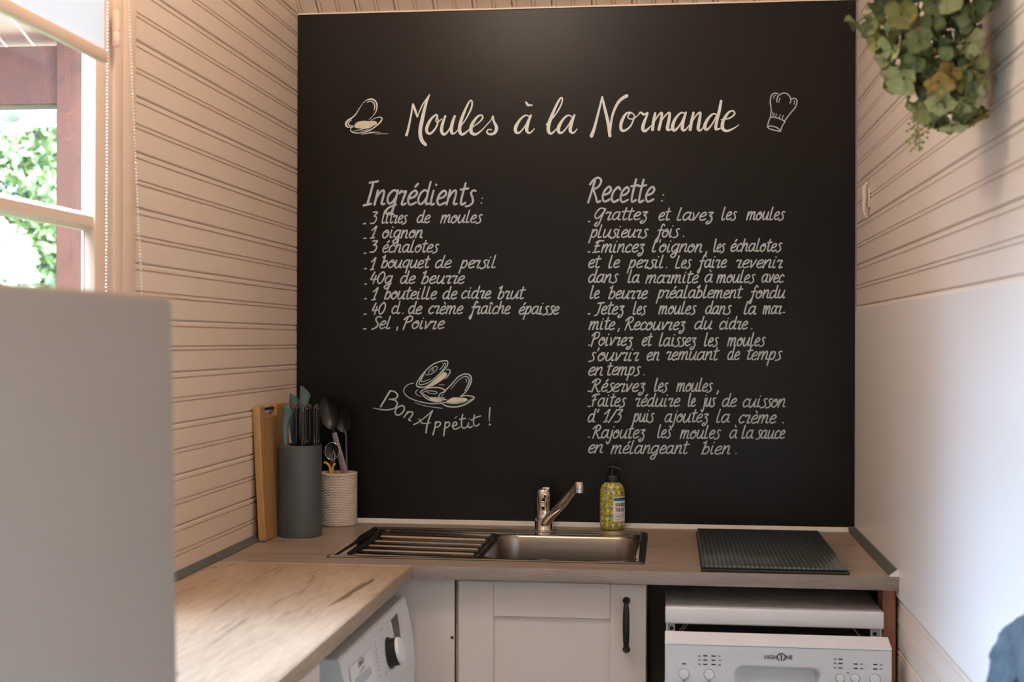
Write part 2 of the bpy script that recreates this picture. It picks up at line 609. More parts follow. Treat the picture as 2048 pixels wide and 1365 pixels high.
# sloping boarded ceiling
ceil = MB()
L = 2.45 / math.cos(math.radians(35))
rz = 2.222 + 2.45 * TAN
ceil.prism([(.1, 2.222 - .1 * TAN + .012), (-2.45, rz + .012), (ROOM_Y - .1, 2.222 - .1 * TAN + .012), (ROOM_Y - .1, 2.35 - .1 * TAN), (-2.45, rz + .14), (.1, 2.35 - .1 * TAN)], 'x', -.12, WX + .12)
ceil = tag(ceil.build('ceiling', M['plaster']), kind='structure')
a35 = math.radians(35)
x = -.045
while x < WX:
    for s in (0, 1):
        # plank: local y runs up the slope, local z across x, face looks down into the room
        o = bpy.data.objects.new('plank', pm_l)
        C.objects.link(o)
        o.parent = ceil
        if s == 0:
            ydir = Vector((0, -math.cos(a35), math.sin(a35)))
            org = Vector((x, 0, 2.222))
        else:
            ydir = Vector((0, math.cos(a35), math.sin(a35)))
            org = Vector((x, ROOM_Y, 2.222))
        zdir = Vector((1, 0, 0))
        xdir = ydir.cross(zdir)
        if xdir.z > 0:
            zdir = -zdir; xdir = ydir.cross(zdir); org = org + Vector((.0985, 0, 0))
        m3 = Matrix((xdir, ydir * L, zdir)).transposed()
        o.matrix_world = Matrix.Translation(org) @ m3.to_4x4()
    x += PITCH

# smooth white sheet on the lower right wall
tag(MB().rbox(1.4262, WX - .0002, -3.6, -.001, .9132 - .058, 1.4530, .0012).build('trim_1', M['sheet']), kind='structure')
# narrow cove at the ceiling edge, above the blackboard
tag(MB().box(0.001, WX - .001, -.010, 0, 2.2225, 2.2265).build('trim_2', M['plank']), kind='structure')

# ------------------------------------------------------------------ window
win = empty('window_1', (0, -1.63, 1.02), kind='structure')
def ringbox(mb, x0, x1, ya, yb, za, zb, t):
    """rectangular ring in the yz plane of width t"""
    mb.rbox(x0, x1, ya, ya + t, za, zb, .003)
    mb.rbox(x0, x1, yb - t, yb, za, zb, .003)
    mb.rbox(x0, x1, ya + t, yb - t, za, za + t, .003)
    mb.rbox(x0, x1, ya + t, yb - t, zb - t, zb, .003)
    return mb
ringbox(MB(), 0, .014, W_Y0 - .083, W_Y1 + .083, W_Z0 - .083, W_Z1 + .083, .060).build('casing', M['trim'], win, True)
ringbox(MB(), -.045, .016, W_Y0 - .022, W_Y1 + .022, W_Z0 - .022, W_Z1 + .022, .038).build('window_frame', M['trim'], win, True)
ringbox(MB(), -.012, .012, W_Y0 + .018, W_Y1 - .018, W_Z0 + .018, W_Z1 - .018, .0655).build('sash', M['trim'], win, True)
GY0, GY1 = W_Y0 + .0835, W_Y1 - .0835
for zc in (1.5695, 1.30):
    MB().prism([(-.012, zc - .015), (-.002, zc - .015), (.008, zc - .008), (.008, zc + .008), (-.002, zc + .015), (-.012, zc + .015)], 'y', GY0 - .002, GY1 + .002).build('glazing_bar', M['trim'], win)
for za, zb in ((W_Z0 + .083, 1.2845), (1.3155, 1.5540), (1.5850, W_Z1 - .083)):
    MB().box(-.009, -.006, GY0, GY1, za, zb).build('pane', M['glass'], win)
hg = MB()
zt = at(232, 15, x=.02).z; zb_ = at(232, 98, x=.02).z
hy = at(232, 60, x=.024).y
hg.lathe([(.0001, 0), (.005, .001), (.0065, .004), (.0065, .026), (.0058, .027), (.0058, .0285), (.0065, .029), (.0065, .060), (.005, .064), (.0001, .065)], (.024, hy, zb_), 16)
hg.build('hinge', M['trim'], win, True)
# unseen glazed door added behind the camera, brings cool daylight onto the right wall
dor = empty('door_1', (0, -4.0, 0), kind='structure')
ringbox(MB(), -.046, .014, D_Y0 - .008, D_Y1 + .008, .001, D_Z1 + .008, .045).build('door_frame', M['trim'], dor, True)
ringbox(MB(), -.030, .008, D_Y0 + .038, D_Y1 - .038, .047, D_Z1 - .038, .085).build('door_leaf', M['trim'], dor, True)
MB().box(-.014, -.010, D_Y0 + .122, D_Y1 - .122, .131, D_Z1 - .122).build('pane', M['glass'], dor)
MB().rbox(.010, .014, D_Y0 + .06, D_Y1 - .06, 1.50, D_Z1 - .01, .001).build('door_blind', M['cabinet'], dor, True)  # added blind, keeps the door's daylight off the upper right wall
MB().tube([(.008, D_Y1 - .08, 1.02), (.045, D_Y1 - .08, 1.02), (.048, D_Y1 - .19, 1.02)], .008, 10).build('door_handle', M['strip'], dor, True)
# roller blind
bl = empty('roller_blind', (.04, -1.63, 2.30), 'white roller blind half lowered over the window, with two beaded cords', 'blind')
BY1 = at(208, 100, x=.045).y
MB().box(.0445, .0452, -2.03, BY1, 1.845, 2.30).build('blind_fabric', M['blind'], bl)
MB().rbox(.038, .051, -2.03, BY1 + .004, 1.826, 1.847, .003).build('bottom_bar', M['trim'], bl, True)
MB().lathe([(.018, 0), (.018, .79)], (.035, -2.04, 2.30), 20, (0, 1, 0)).build('roller_tube', M['whiteframe'], bl, True)
for yy in (-2.05, -1.235):
    MB().rbox(.001, .055, yy - .004, yy + .004, 2.26, 2.34, .002).build('bracket', M['whiteframe'], bl)
def chain(p0, p1, sag=0):
    mb = MB()
    p0, p1 = Vector(p0), Vector(p1)
    n = int((p1 - p0).length / .0056)
    for i in range(n + 1):
        t = i / n
        p = p0.lerp(p1, t) + Vector((0, -sag * math.sin(PI * t), 0))
        mb.sphere(p, .0017, 4)
    return mb
ca, cb = at(256, -60, x=.05), at(292, 615, x=.05)
chain((.05, ca.y - .03, 2.27), cb - Vector((0, 0, .12)), .004).build('cord_chain', M['whiteframe'], bl, True)
ca, cb = at(217, -60, x=.045), at(212, 600, x=.045)
chain((.045, ca.y, 2.27), cb - Vector((0, 0, .12))).build('cord_chain', M['whiteframe'], bl, True)

# ------------------------------------------------------------------ blackboard and its lettering
BY = -.012
bb = empty('blackboard', (.71, 0, .91), 'black painted board filling the back wall, hand-lettered in white with a mussel recipe', 'blackboard')
MB().rbox(.0015, 1.4255, BY, -.0005, .9085, 2.2215, .0015).build('board_panel', M['board'], bb)
PY = BY - .0005
def catmull(pts, closed=False, n=7):
    if len(pts) < 3: return pts
    out = []
    P = [Vector(p) for p in pts]
    m = len(P)
    for i in range(m - 1):
        a = P[max(i - 1, 0)]; b = P[i]; c = P[i + 1]; d = P[min(i + 2, m - 1)]
        for k in range(n):
            t = k / n
            out.append(.5 * ((2 * b) + (c - a) * t + (2 * a - 5 * b + 4 * c - d) * t * t + (3 * b - a - 3 * c + d) * t ** 3))
    out.append(P[-1])
    return [tuple(p) for p in out]
def stroke(mb, pts, n=6):
    mb.count = getattr(mb, 'count', 0) + 1
    base_y = PY - (mb.count % 13) * .00004
    """pts: (px, py, half width px) in photograph pixels on the board -> flat painted ribbon on the board"""
    if len(pts) == 1:
        pts = [pts[0], (pts[0][0] + .3, pts[0][1] + .3, pts[0][2])]
    q = catmull(pts, n=n)
    L_, R_ = [], []
    m = len(q)
    for i in range(m):
        x0, y0 = q[max(i - 1, 0)][:2]; x1, y1 = q[min(i + 1, m - 1)][:2]
        dx, dy = x1 - x0, y1 - y0
        l = math.hypot(dx, dy) or 1
        nx, ny = -dy / l, dx / l
        x_, y_, w_ = q[i]
        w_ = max(w_, .25)
        L_.append((x_ + nx * w_, y_ + ny * w_)); R_.append((x_ - nx * w_, y_ - ny * w_))
    def cap(c, pa, w_, sgn):
        a0 = math.atan2(pa[1] - c[1], pa[0] - c[0])
        return [(c[0] + w_ * math.cos(a0 + sgn * PI * k / 5), c[1] + w_ * math.sin(a0 + sgn * PI * k / 5)) for k in range(1, 5)]
    Y_ = lambda i: base_y - .00004 * i / m
    vs = [at(p[0], p[1], y=Y_(i)) for i, p in enumerate(L_)] + [at(p[0], p[1], y=Y_(i)) for i, p in enumerate(R_)]
    fs = [(i, i + 1, m + i + 1, m + i) for i in range(m - 1)]
    c0 = cap(q[0], L_[0], max(q[0][2], .25), 1)
    c1 = cap(q[-1], L_[-1], max(q[-1][2], .25), -1)
    b = len(vs)
    vs += [at(x_, y_, y=Y_(0)) for x_, y_ in c0]
    fs.append(tuple([0] + [b + k for k in range(4)] + [m]))
    b = len(vs)
    vs += [at(x_, y_, y=Y_(m)) for x_, y_ in c1]
    fs.append(tuple([m - 1] + [b + k for k in range(4)] + [2 * m - 1]))
    mb.add(vs, fs)
def fill(mb, pts, dy=.0003):
    q = catmull([(x_, y_, 0) for x_, y_ in pts] + [(pts[0][0], pts[0][1], 0)], n=4)[:-1]
    mb.add([at(x_, y_, y=PY + dy) for x_, y_, _ in q], [tuple(range(len(q)))])

G = {
 'a': (.80, [[(.60,.86),(.38,1),(.12,.75),(.04,.32),(.18,.02),(.40,.12),(.60,.55)], [(.64,1),(.60,.5),(.62,.08),(.80,.06)]]),
 'b': (.66, [[(.0,1.36),(.16,1.46),(.22,1.6),(.14,.8),(.06,0)], [(.07,.1),(.32,0),(.56,.3),(.52,.8),(.34,.9),(.12,.6)]]),
 'c': (.58, [[(.56,.82),(.40,1),(.14,.72),(.06,.3),(.22,0),(.54,.14)]]),
 'd': (.80, [[(.58,.86),(.36,1),(.12,.75),(.04,.32),(.18,.02),(.40,.12),(.60,.55)], [(.66,1.6),(.60,.7),(.60,.08),(.80,.06)]]),
 'e': (.62, [[(.08,.44),(.40,.54),(.56,.80),(.40,1),(.14,.74),(.06,.3),(.24,0),(.60,.16)]]),
 'f': (.52, [[(.60,1.42),(.44,1.6),(.32,1.3),(.24,.5),(.16,-.45),(.06,-.68),(-.04,-.5),(.10,-.2),(.22,.1)], [(.02,.82),(.52,.88)]]),
 'g': (.76, [[(.60,.86),(.38,1),(.12,.75),(.04,.36),(.18,.06),(.40,.16),(.60,.55)], [(.64,1),(.58,.2),(.50,-.46),(.28,-.7),(.08,-.5),(.24,-.22),(.66,.0)]]),
 'h': (.74, [[(.20,1.6),(.12,.8),(.04,0)], [(.08,.45),(.28,.88),(.48,1),(.54,.7),(.50,.1),(.70,.05)]]),
 'i': (.41, [[(.14,1),(.10,.4),(.14,.02),(.32,.08)], [(.20,1.36),(.21,1.38)]]),
 'j': (.36, [[(.26,1),(.22,.1),(.14,-.5),(-.02,-.68),(-.14,-.45)], [(.32,1.36),(.33,1.38)]]),
 'l': (.47, [[(.20,1.6),(.12,.7),(.10,.15),(.18,0),(.40,.1)]]),
 'm': (1.06, [[(.10,1),(.04,0)], [(.07,.45),(.26,.88),(.42,1),(.46,.75),(.40,0)], [(.43,.45),(.62,.88),(.78,1),(.84,.75),(.80,.08),(1.0,.06)]]),
 'n': (.74, [[(.10,1),(.04,0)], [(.07,.45),(.28,.88),(.48,1),(.54,.72),(.50,.08),(.70,.06)]]),
 'o': (.66, [[(.34,.98),(.10,.7),(.04,.3),(.22,0),(.48,.18),(.60,.62),(.46,.96),(.30,.92),(.34,.7),(.56,.74)]]),
 'p': (.66, [[(.14,1),(.08,.2),(.0,-.66)], [(.12,.6),(.34,.98),(.54,.85),(.52,.3),(.30,.02),(.10,.14)]]),
 'q': (.72, [[(.60,.86),(.38,1),(.12,.75),(.04,.36),(.18,.06),(.40,.16),(.60,.55)], [(.64,1),(.56,.2),(.48,-.66)]]),
 'r': (.54, [[(.0,.80),(.10,.98),(.24,.90),(.40,.96),(.34,.6),(.26,.1),(.34,.0),(.52,.1)]]),
 's': (.50, [[(.50,.98),(.34,1.02),(.22,.82),(.38,.48),(.44,.18),(.26,-.04),(.02,-.10)]]),
 't': (.50, [[(.26,1.5),(.18,.6),(.18,.1),(.28,0),(.48,.12)], [(.02,1.06),(.50,1.14)]]),
 'u': (.80, [[(.12,1),(.06,.3),(.18,0),(.40,.14),(.62,.7)], [(.66,1),(.60,.4),(.62,.04),(.80,.08)]]),
 'v': (.60, [[(.06,.94),(.14,.6),(.16,.02),(.36,.42),(.54,1)]]),
 'z': (.56, [[(.10,.94),(.30,1.0),(.50,.96),(.24,.58),(.42,.46),(.50,.1),(.40,-.3),(.18,-.46),(.06,-.28),(.24,-.1)]]),
 '0': (.74, [[(.40,1.5),(.12,1.1),(.04,.5),(.22,0),(.50,.2),(.66,.9),(.54,1.4),(.36,1.5)]]),
 '1': (.54, [[(.0,1.0),(.20,1.22),(.42,1.56),(.34,.9),(.22,0)], [(.04,-.04),(.42,.04)]]),
 '3': (.60, [[(.10,1.46),(.34,1.5),(.56,1.44),(.26,.92)], [(.26,.92),(.50,.84),(.56,.45),(.36,.02),(.02,.0)]]),
 '4': (.64, [[(.26,1.46),(.12,.9),(.04,.48),(.56,.56)], [(.46,1.0),(.40,.5),(.34,-.04)]]),
 '-': (.40, [[(.02,.0),(.36,.02)]]),
 '~': (.30, [[(.02,.18),(.28,.20)]]),
 '.': (.20, [[(.08,.04),(.10,.05)]]),
 ',': (.24, [[(.16,.16),(.14,.0),(.02,-.24)]]),
 ':': (.20, [[(.08,.14),(.09,.15)], [(.14,.60),(.15,.61)]]),
 "'": (.20, [[(.14,1.56),(.10,1.22)]]),
 '/': (.50, [[(.56,1.5),(.0,-.05)]]),
 'S': (.62, [[(.66,1.42),(.42,1.56),(.18,1.3),(.26,.95),(.48,.6),(.40,.15),(.0,-.14)]]),
 'P': (.74, [[(.26,1.42),(.16,.7),(.08,-.10)], [(-.06,1.16),(.10,1.44),(.42,1.62),(.68,1.44),(.60,1.0),(.22,.78)]]),
 'L': (.66, [[(.26,1.52),(.12,.8),(.06,.06),(.30,.02),(.58,.06)]]),
 'E': (.76, [[(.32,1.46),(.20,.8),(.10,.02)], [(.08,1.2),(.30,1.42),(.80,1.46)], [(.06,.78),(.50,.84)], [(-.06,-.06),(.30,.0),(.56,.06)]]),
 'J': (.60, [[(.16,1.38),(.50,1.44),(.80,1.46)], [(.50,1.44),(.42,.7),(.30,.0),(.04,-.16)]]),
 'R': (.86, [[(.26,1.42),(.16,.7),(.04,-.04)], [(-.06,1.14),(.12,1.42),(.42,1.60),(.68,1.40),(.56,1.0),(.22,.82)], [(.26,.80),(.50,.36),(.66,.0),(.86,.06)]]),
 'F': (.66, [[(.32,1.46),(.20,.7),(.14,.02)], [(.0,1.24),(.22,1.44),(.72,1.52)], [(.06,.72),(.46,.84)]]),
 'I': (.62, [[(.36,1.56),(.30,.8),(.22,.02)], [(.10,1.52),(.64,1.62)], [(.0,-.06),(.46,.06)]]),
 'G': (1.0, [[(.86,1.18),(.66,1.46),(.34,1.40),(.08,.8),(.12,.30),(.36,.2),(.66,.7),(.86,1.40)], [(.88,1.40),(.72,.5),(.62,-.36),(.44,-.78),(.24,-.62),(.40,-.30)]]),
}
ACC = {'é': ('e', [[(.38,1.26),(.52,1.48)]]), 'è': ('e', [[(.30,1.46),(.42,1.26)]]), 'à': ('a', [[(.34,1.56),(.48,1.34)]]), 'î': ('i', [[(.06,1.26),(.18,1.46),(.32,1.26)]])}
def word(mb, txt, x0, x1, base, xh, hw, slant=.17):
    """hand-lettered word whose ink spans x0..x1 (photograph pixels) on a baseline"""
    items = []; cx = 0
    for ch in txt:
        if ch == ' ':
            cx += .5; continue
        acc = []
        if ch in ACC:
            ch, acc = ACC[ch]
        adv, st = G[ch]
        if acc and ch == 'i':
            st = st[:1]
        for s_ in st + acc:
            jit = random.uniform(-.025, .025)
            items.append([(cx + px_ + slant * py_ + jit, py_ + jit) for px_, py_ in s_])
        cx += adv + .04
    xs = [p[0] for s_ in items for p in s_]
    a, b = min(xs), max(xs)
    k = (x1 - x0 - 2 * hw) / max(b - a, .01)
    if len(txt) == 1 and txt in '.,\'':
        k = min(k, xh)
    for s_ in items:
        stroke(mb, [(x0 + hw + (px_ - a) * k, base - py_ * xh, hw * random.uniform(.9, 1.1)) for px_, py_ in s_], 5)

def lines(origin, scale, rows, xh, hw, material, name, label):
    for row in rows:
        for txt, a, b, base in row:
            mb = MB()
            word(mb, txt, origin[0] + a * scale, origin[0] + b * scale, origin[1] + base * scale, xh, hw)
            mb.build('painted_word', material, bb, fix=False)
S4 = 440 / 2048
lines((700, 400), S4, [
 [('-', 120, 150, 222), ('3', 186, 262, 218), ('litres', 293, 540, 216), ('de', 620, 752, 213), ('moules', 838, 1238, 213)],
 [('-', 122, 156, 357), ('1', 185, 255, 355), ('oignon', 298, 678, 354)],
 [('-', 126, 156, 497), ('3', 180, 262, 488), ('échalotes', 300, 832, 488)],
 [('-', 130, 160, 642), ('1', 183, 248, 650), ('bouquet', 285, 752, 633), ('de', 790, 950, 632), ('persil', 1008, 1362, 634)],
 [('-', 132, 160, 785), ('40g', 188, 402, 778), ('de', 465, 614, 778), ('beurre', 660, 1072, 778)],
 [('-', 130, 158, 922), ('1', 195, 268, 930), ('bouteille', 315, 812, 924), ('de', 860, 1002, 922), ('cidre', 1035, 1318, 918), ('brut', 1370, 1640, 920)],
 [('-', 125, 157, 1065), ('40', 203, 335, 1064), ('cl', 385, 472, 1060), ('.', 485, 502, 1060), ('de', 540, 675, 1062), ('crème', 728, 1057, 1060), ('fraîche', 1105, 1497, 1060), ('épaisse', 1570, 1952, 1064)],
 [('-', 120, 155, 1203), ('Sel', 195, 382, 1198), (',', 430, 448, 1196), ('Poivre', 488, 885, 1200)],
], 15.4, 1.4, M['chalk'], 'ingredient_line', '')
lines((1160, 400), S4, [
 [('-', 74, 96, 203), ('Grattez', 130, 636, 186), ('et', 730, 852, 190), ('lavez', 900, 1248, 190), ('les', 1315, 1466, 185), ('moules', 1545, 1912, 185)],
 [('plusieurs', 76, 640, 350), ('fois', 695, 932, 345), ('.', 955, 972, 345)],
 [('-', 70, 96, 485), ('Emincez', 112, 606, 488), ("l'oignon", 668, 1140, 485), (',', 1158, 1184, 495), ('les', 1240, 1356, 484), ('échalotes', 1400, 1888, 480)],
 [('et', 75, 202, 632), ('le', 263, 374, 632), ('persil', 433, 780, 632), ('.', 800, 818, 632), ('Les', 884, 1042, 635), ('faire', 1088, 1370, 630), ('revenir', 1453, 1890, 632)],
 [('dans', 75, 362, 768), ('la', 443, 556, 770), ('marmite', 606, 1107, 774), ('à', 1158, 1237, 768), ('moules', 1268, 1637, 772), ('avec', 1688, 1905, 768)],
 [('le', 90, 186, 917), ('beurre', 260, 634, 919), ('préalablement', 704, 1522, 914), ('fondu', 1568, 1912, 915)],
 [('-', 70, 98, 1062), ('Jetez', 130, 416, 1064), ('les', 490, 622, 1066), ('moules', 727, 1087, 1062), ('dans', 1164, 1416, 1062), ('la', 1523, 1642, 1064), ('mar', 1698, 1880, 1062), ('~', 1884, 1912, 1062)],
 [('mite', 78, 330, 1208), (',', 346, 370, 1210), ('Recouvrez', 412, 986, 1210), ('du', 1063, 1232, 1205), ('cidre', 1295, 1566, 1204), ('.', 1592, 1610, 1204)],
], 15.8, 1.4, M['chalk'], 'recipe_line', '')
lines((1160, 660), S4, [
 [('-', 74, 94, 143), ('Poivrez', 98, 496, 146), ('et', 574, 680, 148), ('laissez', 733, 1087, 150), ('les', 1153, 1294, 150), ('moules', 1368, 1732, 150)],
 [("s'ouvrir", 74, 552, 288), ('en', 618, 740, 284), ('remuant', 803, 1302, 280), ('de', 1370, 1492, 280), ('temps', 1555, 1887, 278)],
 [('en', 75, 214, 425), ('temps', 253, 570, 422), ('.', 590, 608, 425)],
 [('-', 70, 102, 573), ('Réservez', 102, 612, 576), ('les', 688, 824, 574), ('moules', 893, 1240, 574), (',', 1268, 1294, 580)],
 [('-', 68, 102, 716), ('Faites', 108, 434, 713), ('réduire', 513, 936, 714), ('le', 1002, 1080, 714), ('jus', 1122, 1267, 713), ('de', 1320, 1464, 716), ('cuisson', 1513, 1914, 720)],
 [("d'", 70, 180, 860), ('1/3', 213, 402, 858), ('puis', 478, 697, 858), ('ajoutez', 786, 1202, 860), ('la', 1266, 1397, 862), ('crème', 1476, 1832, 868), ('.', 1884, 1902, 868)],
 [('-', 74, 95, 1002), ('Rajoutez', 112, 612, 1008), ('les', 718, 857, 1004), ('moules', 928, 1314, 1013), ('à', 1390, 1467, 1008), ('la', 1503, 1617, 1010), ('sauce', 1633, 1914, 1013)],
 [('en', 75, 214, 1146), ('mélangeant', 283, 1022, 1153), ('bien', 1128, 1400, 1158), ('.', 1446, 1466, 1158)],
], 16.2, 1.4, M['chalk'], 'recipe_line', '')
S2 = 500 / 2048
mb = MB()
word(mb, 'Ingrédients', 660 + 268 * S2, 660 + 1202 * S2, 160 + 1022 * S2, 28.5, 2.1)
word(mb, ':', 660 + 1232 * S2, 660 + 1254 * S2, 160 + 1018 * S2, 20, 1.6)
mb.build('heading', M['chalk'], bb, fix=False)
mb = MB()
word(mb, 'Recette', 1160 + 58 * S2, 1160 + 618 * S2, 160 + 1000 * S2, 30, 2.1)
word(mb, ':', 1160 + 664 * S2, 1160 + 690 * S2, 160 + 1006 * S2, 26, 1.8)
mb.build('heading', M['chalk'], bb, fix=False)

def trace(origin, scale, strokes, name, material, ws=1.0, dw=8):
    mb = MB()
    for s_ in strokes:
        stroke(mb, [(origin[0] + p[0] * scale, origin[1] + p[1] * scale, (p[2] if len(p) > 2 else dw) * scale * ws) for p in s_], 6)
    return mb.build(name, material, bb, fix=False)
T1 = [
 [(626,452,11),(640,405,9),(662,300,7),(680,198,7)], [(680,198,7),(698,250,10),(716,302,7)], [(716,302,4),(755,210,5),(815,122,5)],
 [(814,122,5),(782,210,11),(752,340,15),(738,430,15),(752,495,15),(782,530,13)],
 [(915,320,4),(880,346,4),(866,330,5),(880,298,6),(868,286,7),(828,320,10),(795,385,13),(796,428,12),(825,438,9),(868,390,7),(886,335,6),(874,300,5)],
 [(945,296,8),(922,360,12),(914,420,13),(938,446,10),(980,400,6),(1018,310,6)], [(1022,296,9),(998,370,13),(996,430,12),(1020,438,6),(1056,400,4)],
 [(1056,400,4),(1110,325,5),(1156,235,7),(1164,180,6),(1146,172,6),(1112,235,9),(1072,340,13),(1062,415,14),(1088,446,10),(1152,396,4)],
 [(1152,396,4),(1216,352,5),(1250,312,7),(1240,288,6),(1205,305,9),(1162,368,13),(1156,425,14),(1190,446,10),(1240,415,5),(1282,370,4)],
 [(1282,370,4),(1318,330,4),(1334,296,5),(1342,340,9),(1364,388,13),(1352,430,12),(1316,446,9),(1286,432,7),(1294,408,5),(1322,408,5)],
 [(1606,184,8),(1624,206,10),(1656,206,5)],
 [(1634,300,5),(1602,290,6),(1560,322,9),(1522,385,14),(1524,428,12),(1556,428,7),(1606,366,5),(1640,300,5)], [(1646,290,8),(1620,356,13),(1612,415,13),(1638,434,7),(1674,400,4)],
 [(1772,366,5),(1838,296,5),(1890,210,6),(1904,155,6),(1886,152,7),(1846,226,10),(1798,345,14),(1788,410,14),(1812,440,9),(1862,394,4)],
 [(1976,298,5),(1950,290,6),(1912,320,9),(1874,385,14),(1876,428,12),(1906,428,7),(1956,366,5),(1990,300,5)], [(2002,288,8),(1978,356,13),(1968,415,13),(1994,434,7),(2024,402,4)],
]
for a_, b_ in ((0, 10), (10, 13), (13, 16)):
    trace((660, 160), S2, T1[a_:b_], 'painted_word', M['title'])
T2 = [
 [(94,458,15),(116,400,12),(150,270,9),(182,138,7)], [(182,138,7),(202,230,11),(230,350,13),(245,458,13)], [(245,458,8),(252,370,9),(272,270,10),(320,175,12),(382,130,14)],
 [(482,282,4),(440,316,5),(404,318,5),(392,296,5),(414,268,6),(376,278,9),(340,345,13),(336,402,12),(364,416,9),(412,380,7),(440,320,6),(442,285,5),(414,266,6)],
 [(482,282,4),(496,266,8),(526,284,9),(556,270,6),(526,345,12),(514,400,14),(536,418,11),(582,376,4)],
 [(616,272,9),(602,340,12),(594,408,12)], [(600,360,4),(640,292,6),(670,270,9),(664,330,11),(646,406,12)], [(652,360,4),(700,290,6),(734,270,9),(728,330,12),(716,402,13),(744,406,6),(764,384,4)],
 [(862,276,5),(826,270,7),(780,320,11),(758,385,14),(776,414,10),(824,360,6),(862,276,6)], [(868,266,8),(846,340,12),(838,400,13),(860,412,7),(896,370,4)],
 [(930,268,9),(914,340,12),(902,408,12)], [(908,360,4),(952,290,6),(986,268,9),(978,330,12),(968,400,13),(990,412,7),(1024,366,4)],
 [(1122,286,5),(1090,278,7),(1046,322,11),(1022,380,14),(1040,408,9),(1086,356,6),(1120,290,6)], [(1156,172,10),(1142,250,12),(1118,350,12),(1114,402,12),(1150,396,5)],
 [(1158,326,5),(1222,314,6),(1266,280,7),(1254,254,6),(1216,268,9),(1174,334,13),(1168,396,14),(1204,418,10),(1256,398,6),(1302,368,3)],
]
trace((1160, 160), S2, T2, 'painted_word', M['title'])
HAT = [[(1560,305),(1566,240),(1558,180),(1568,128),(1594,108),(1622,112)], [(1612,180),(1618,142),(1648,114),(1684,108),(1714,130),(1728,165),(1720,190)],
 [(1732,156),(1758,150),(1778,172),(1766,220),(1726,270),(1676,335)], [(1586,150,3),(1592,130,3),(1608,122,3)], [(1630,186,3),(1632,162,3),(1640,150,3)], [(1750,165,3),(1758,180,3),(1752,200,3)],
 [(1560,305),(1600,308),(1645,322),(1680,342)], [(1560,305),(1546,340),(1535,385)], [(1680,342),(1656,380),(1642,422)],
 [(1535,382),(1572,378),(1618,394),(1642,420),(1596,413),(1552,400),(1535,382)],
 [(1585,302,3),(1578,262,3)], [(1604,306,3),(1608,274,3)], [(1630,314,3),(1642,284,3)], [(1654,324,3),(1666,290,3)], [(1596,292,2),(1590,270,2)]]
trace((1160, 160), S2, HAT, 'chef_hat_drawing', M['chalk'], 1, 4.6)
S7 = 120 / 1489
ML = [[(560,335,4),(640,268,8),(720,232,13),(800,228,17),(872,272,18),(915,355,17),(914,450,14),(888,540,10),(820,640,6),(720,740,5)],
 [(668,318,6),(730,280,10),(800,292,12),(848,350,14),(862,425,12),(850,480,7),(835,512,4)],
 [(555,345,4),(480,460,8),(400,590,12),(310,682,15),(205,750,20),(150,830,24),(165,900,20),(215,925,13),(320,915,6)],
 [(290,742,8),(232,790,11),(210,850,13),(242,888,10),(330,888,5)],
 [(760,760,4),(850,712,7),(950,678,10),(1020,684,14),(1042,722,14),(1000,800,16),(900,890,14),(780,980,12),(640,1040,12),(500,1066,12),(380,1068,12),(290,1040,10),(260,990,9),(284,940,8),(345,912,7)],
 [(310,1030,5),(450,1000,8),(600,962,8),(800,920,5)], [(520,1022,5),(640,1000,8),(760,960,5)], [(730,1050,6),(860,1045,8),(1000,1050,6)],
 [(530,1105,6),(650,1082,9),(760,1066,8),(860,1070,4)], [(880,1095,5),(1020,1088,5),(1190,1090,5)]]
trace((680, 180), S7, ML, 'mussel_drawing', M['title'])
mb = MB()
fill(mb, [(680 + a * S7, 180 + b * S7) for a, b in [(352,890),(400,820),(480,782),(600,766),(740,776),(830,766),(895,790),(922,826),(860,880),(740,920),(620,955),(480,957),(385,940)]])
mb.build('mussel_flesh', M['cream'], bb, fix=False)
SB = 300 / 2048
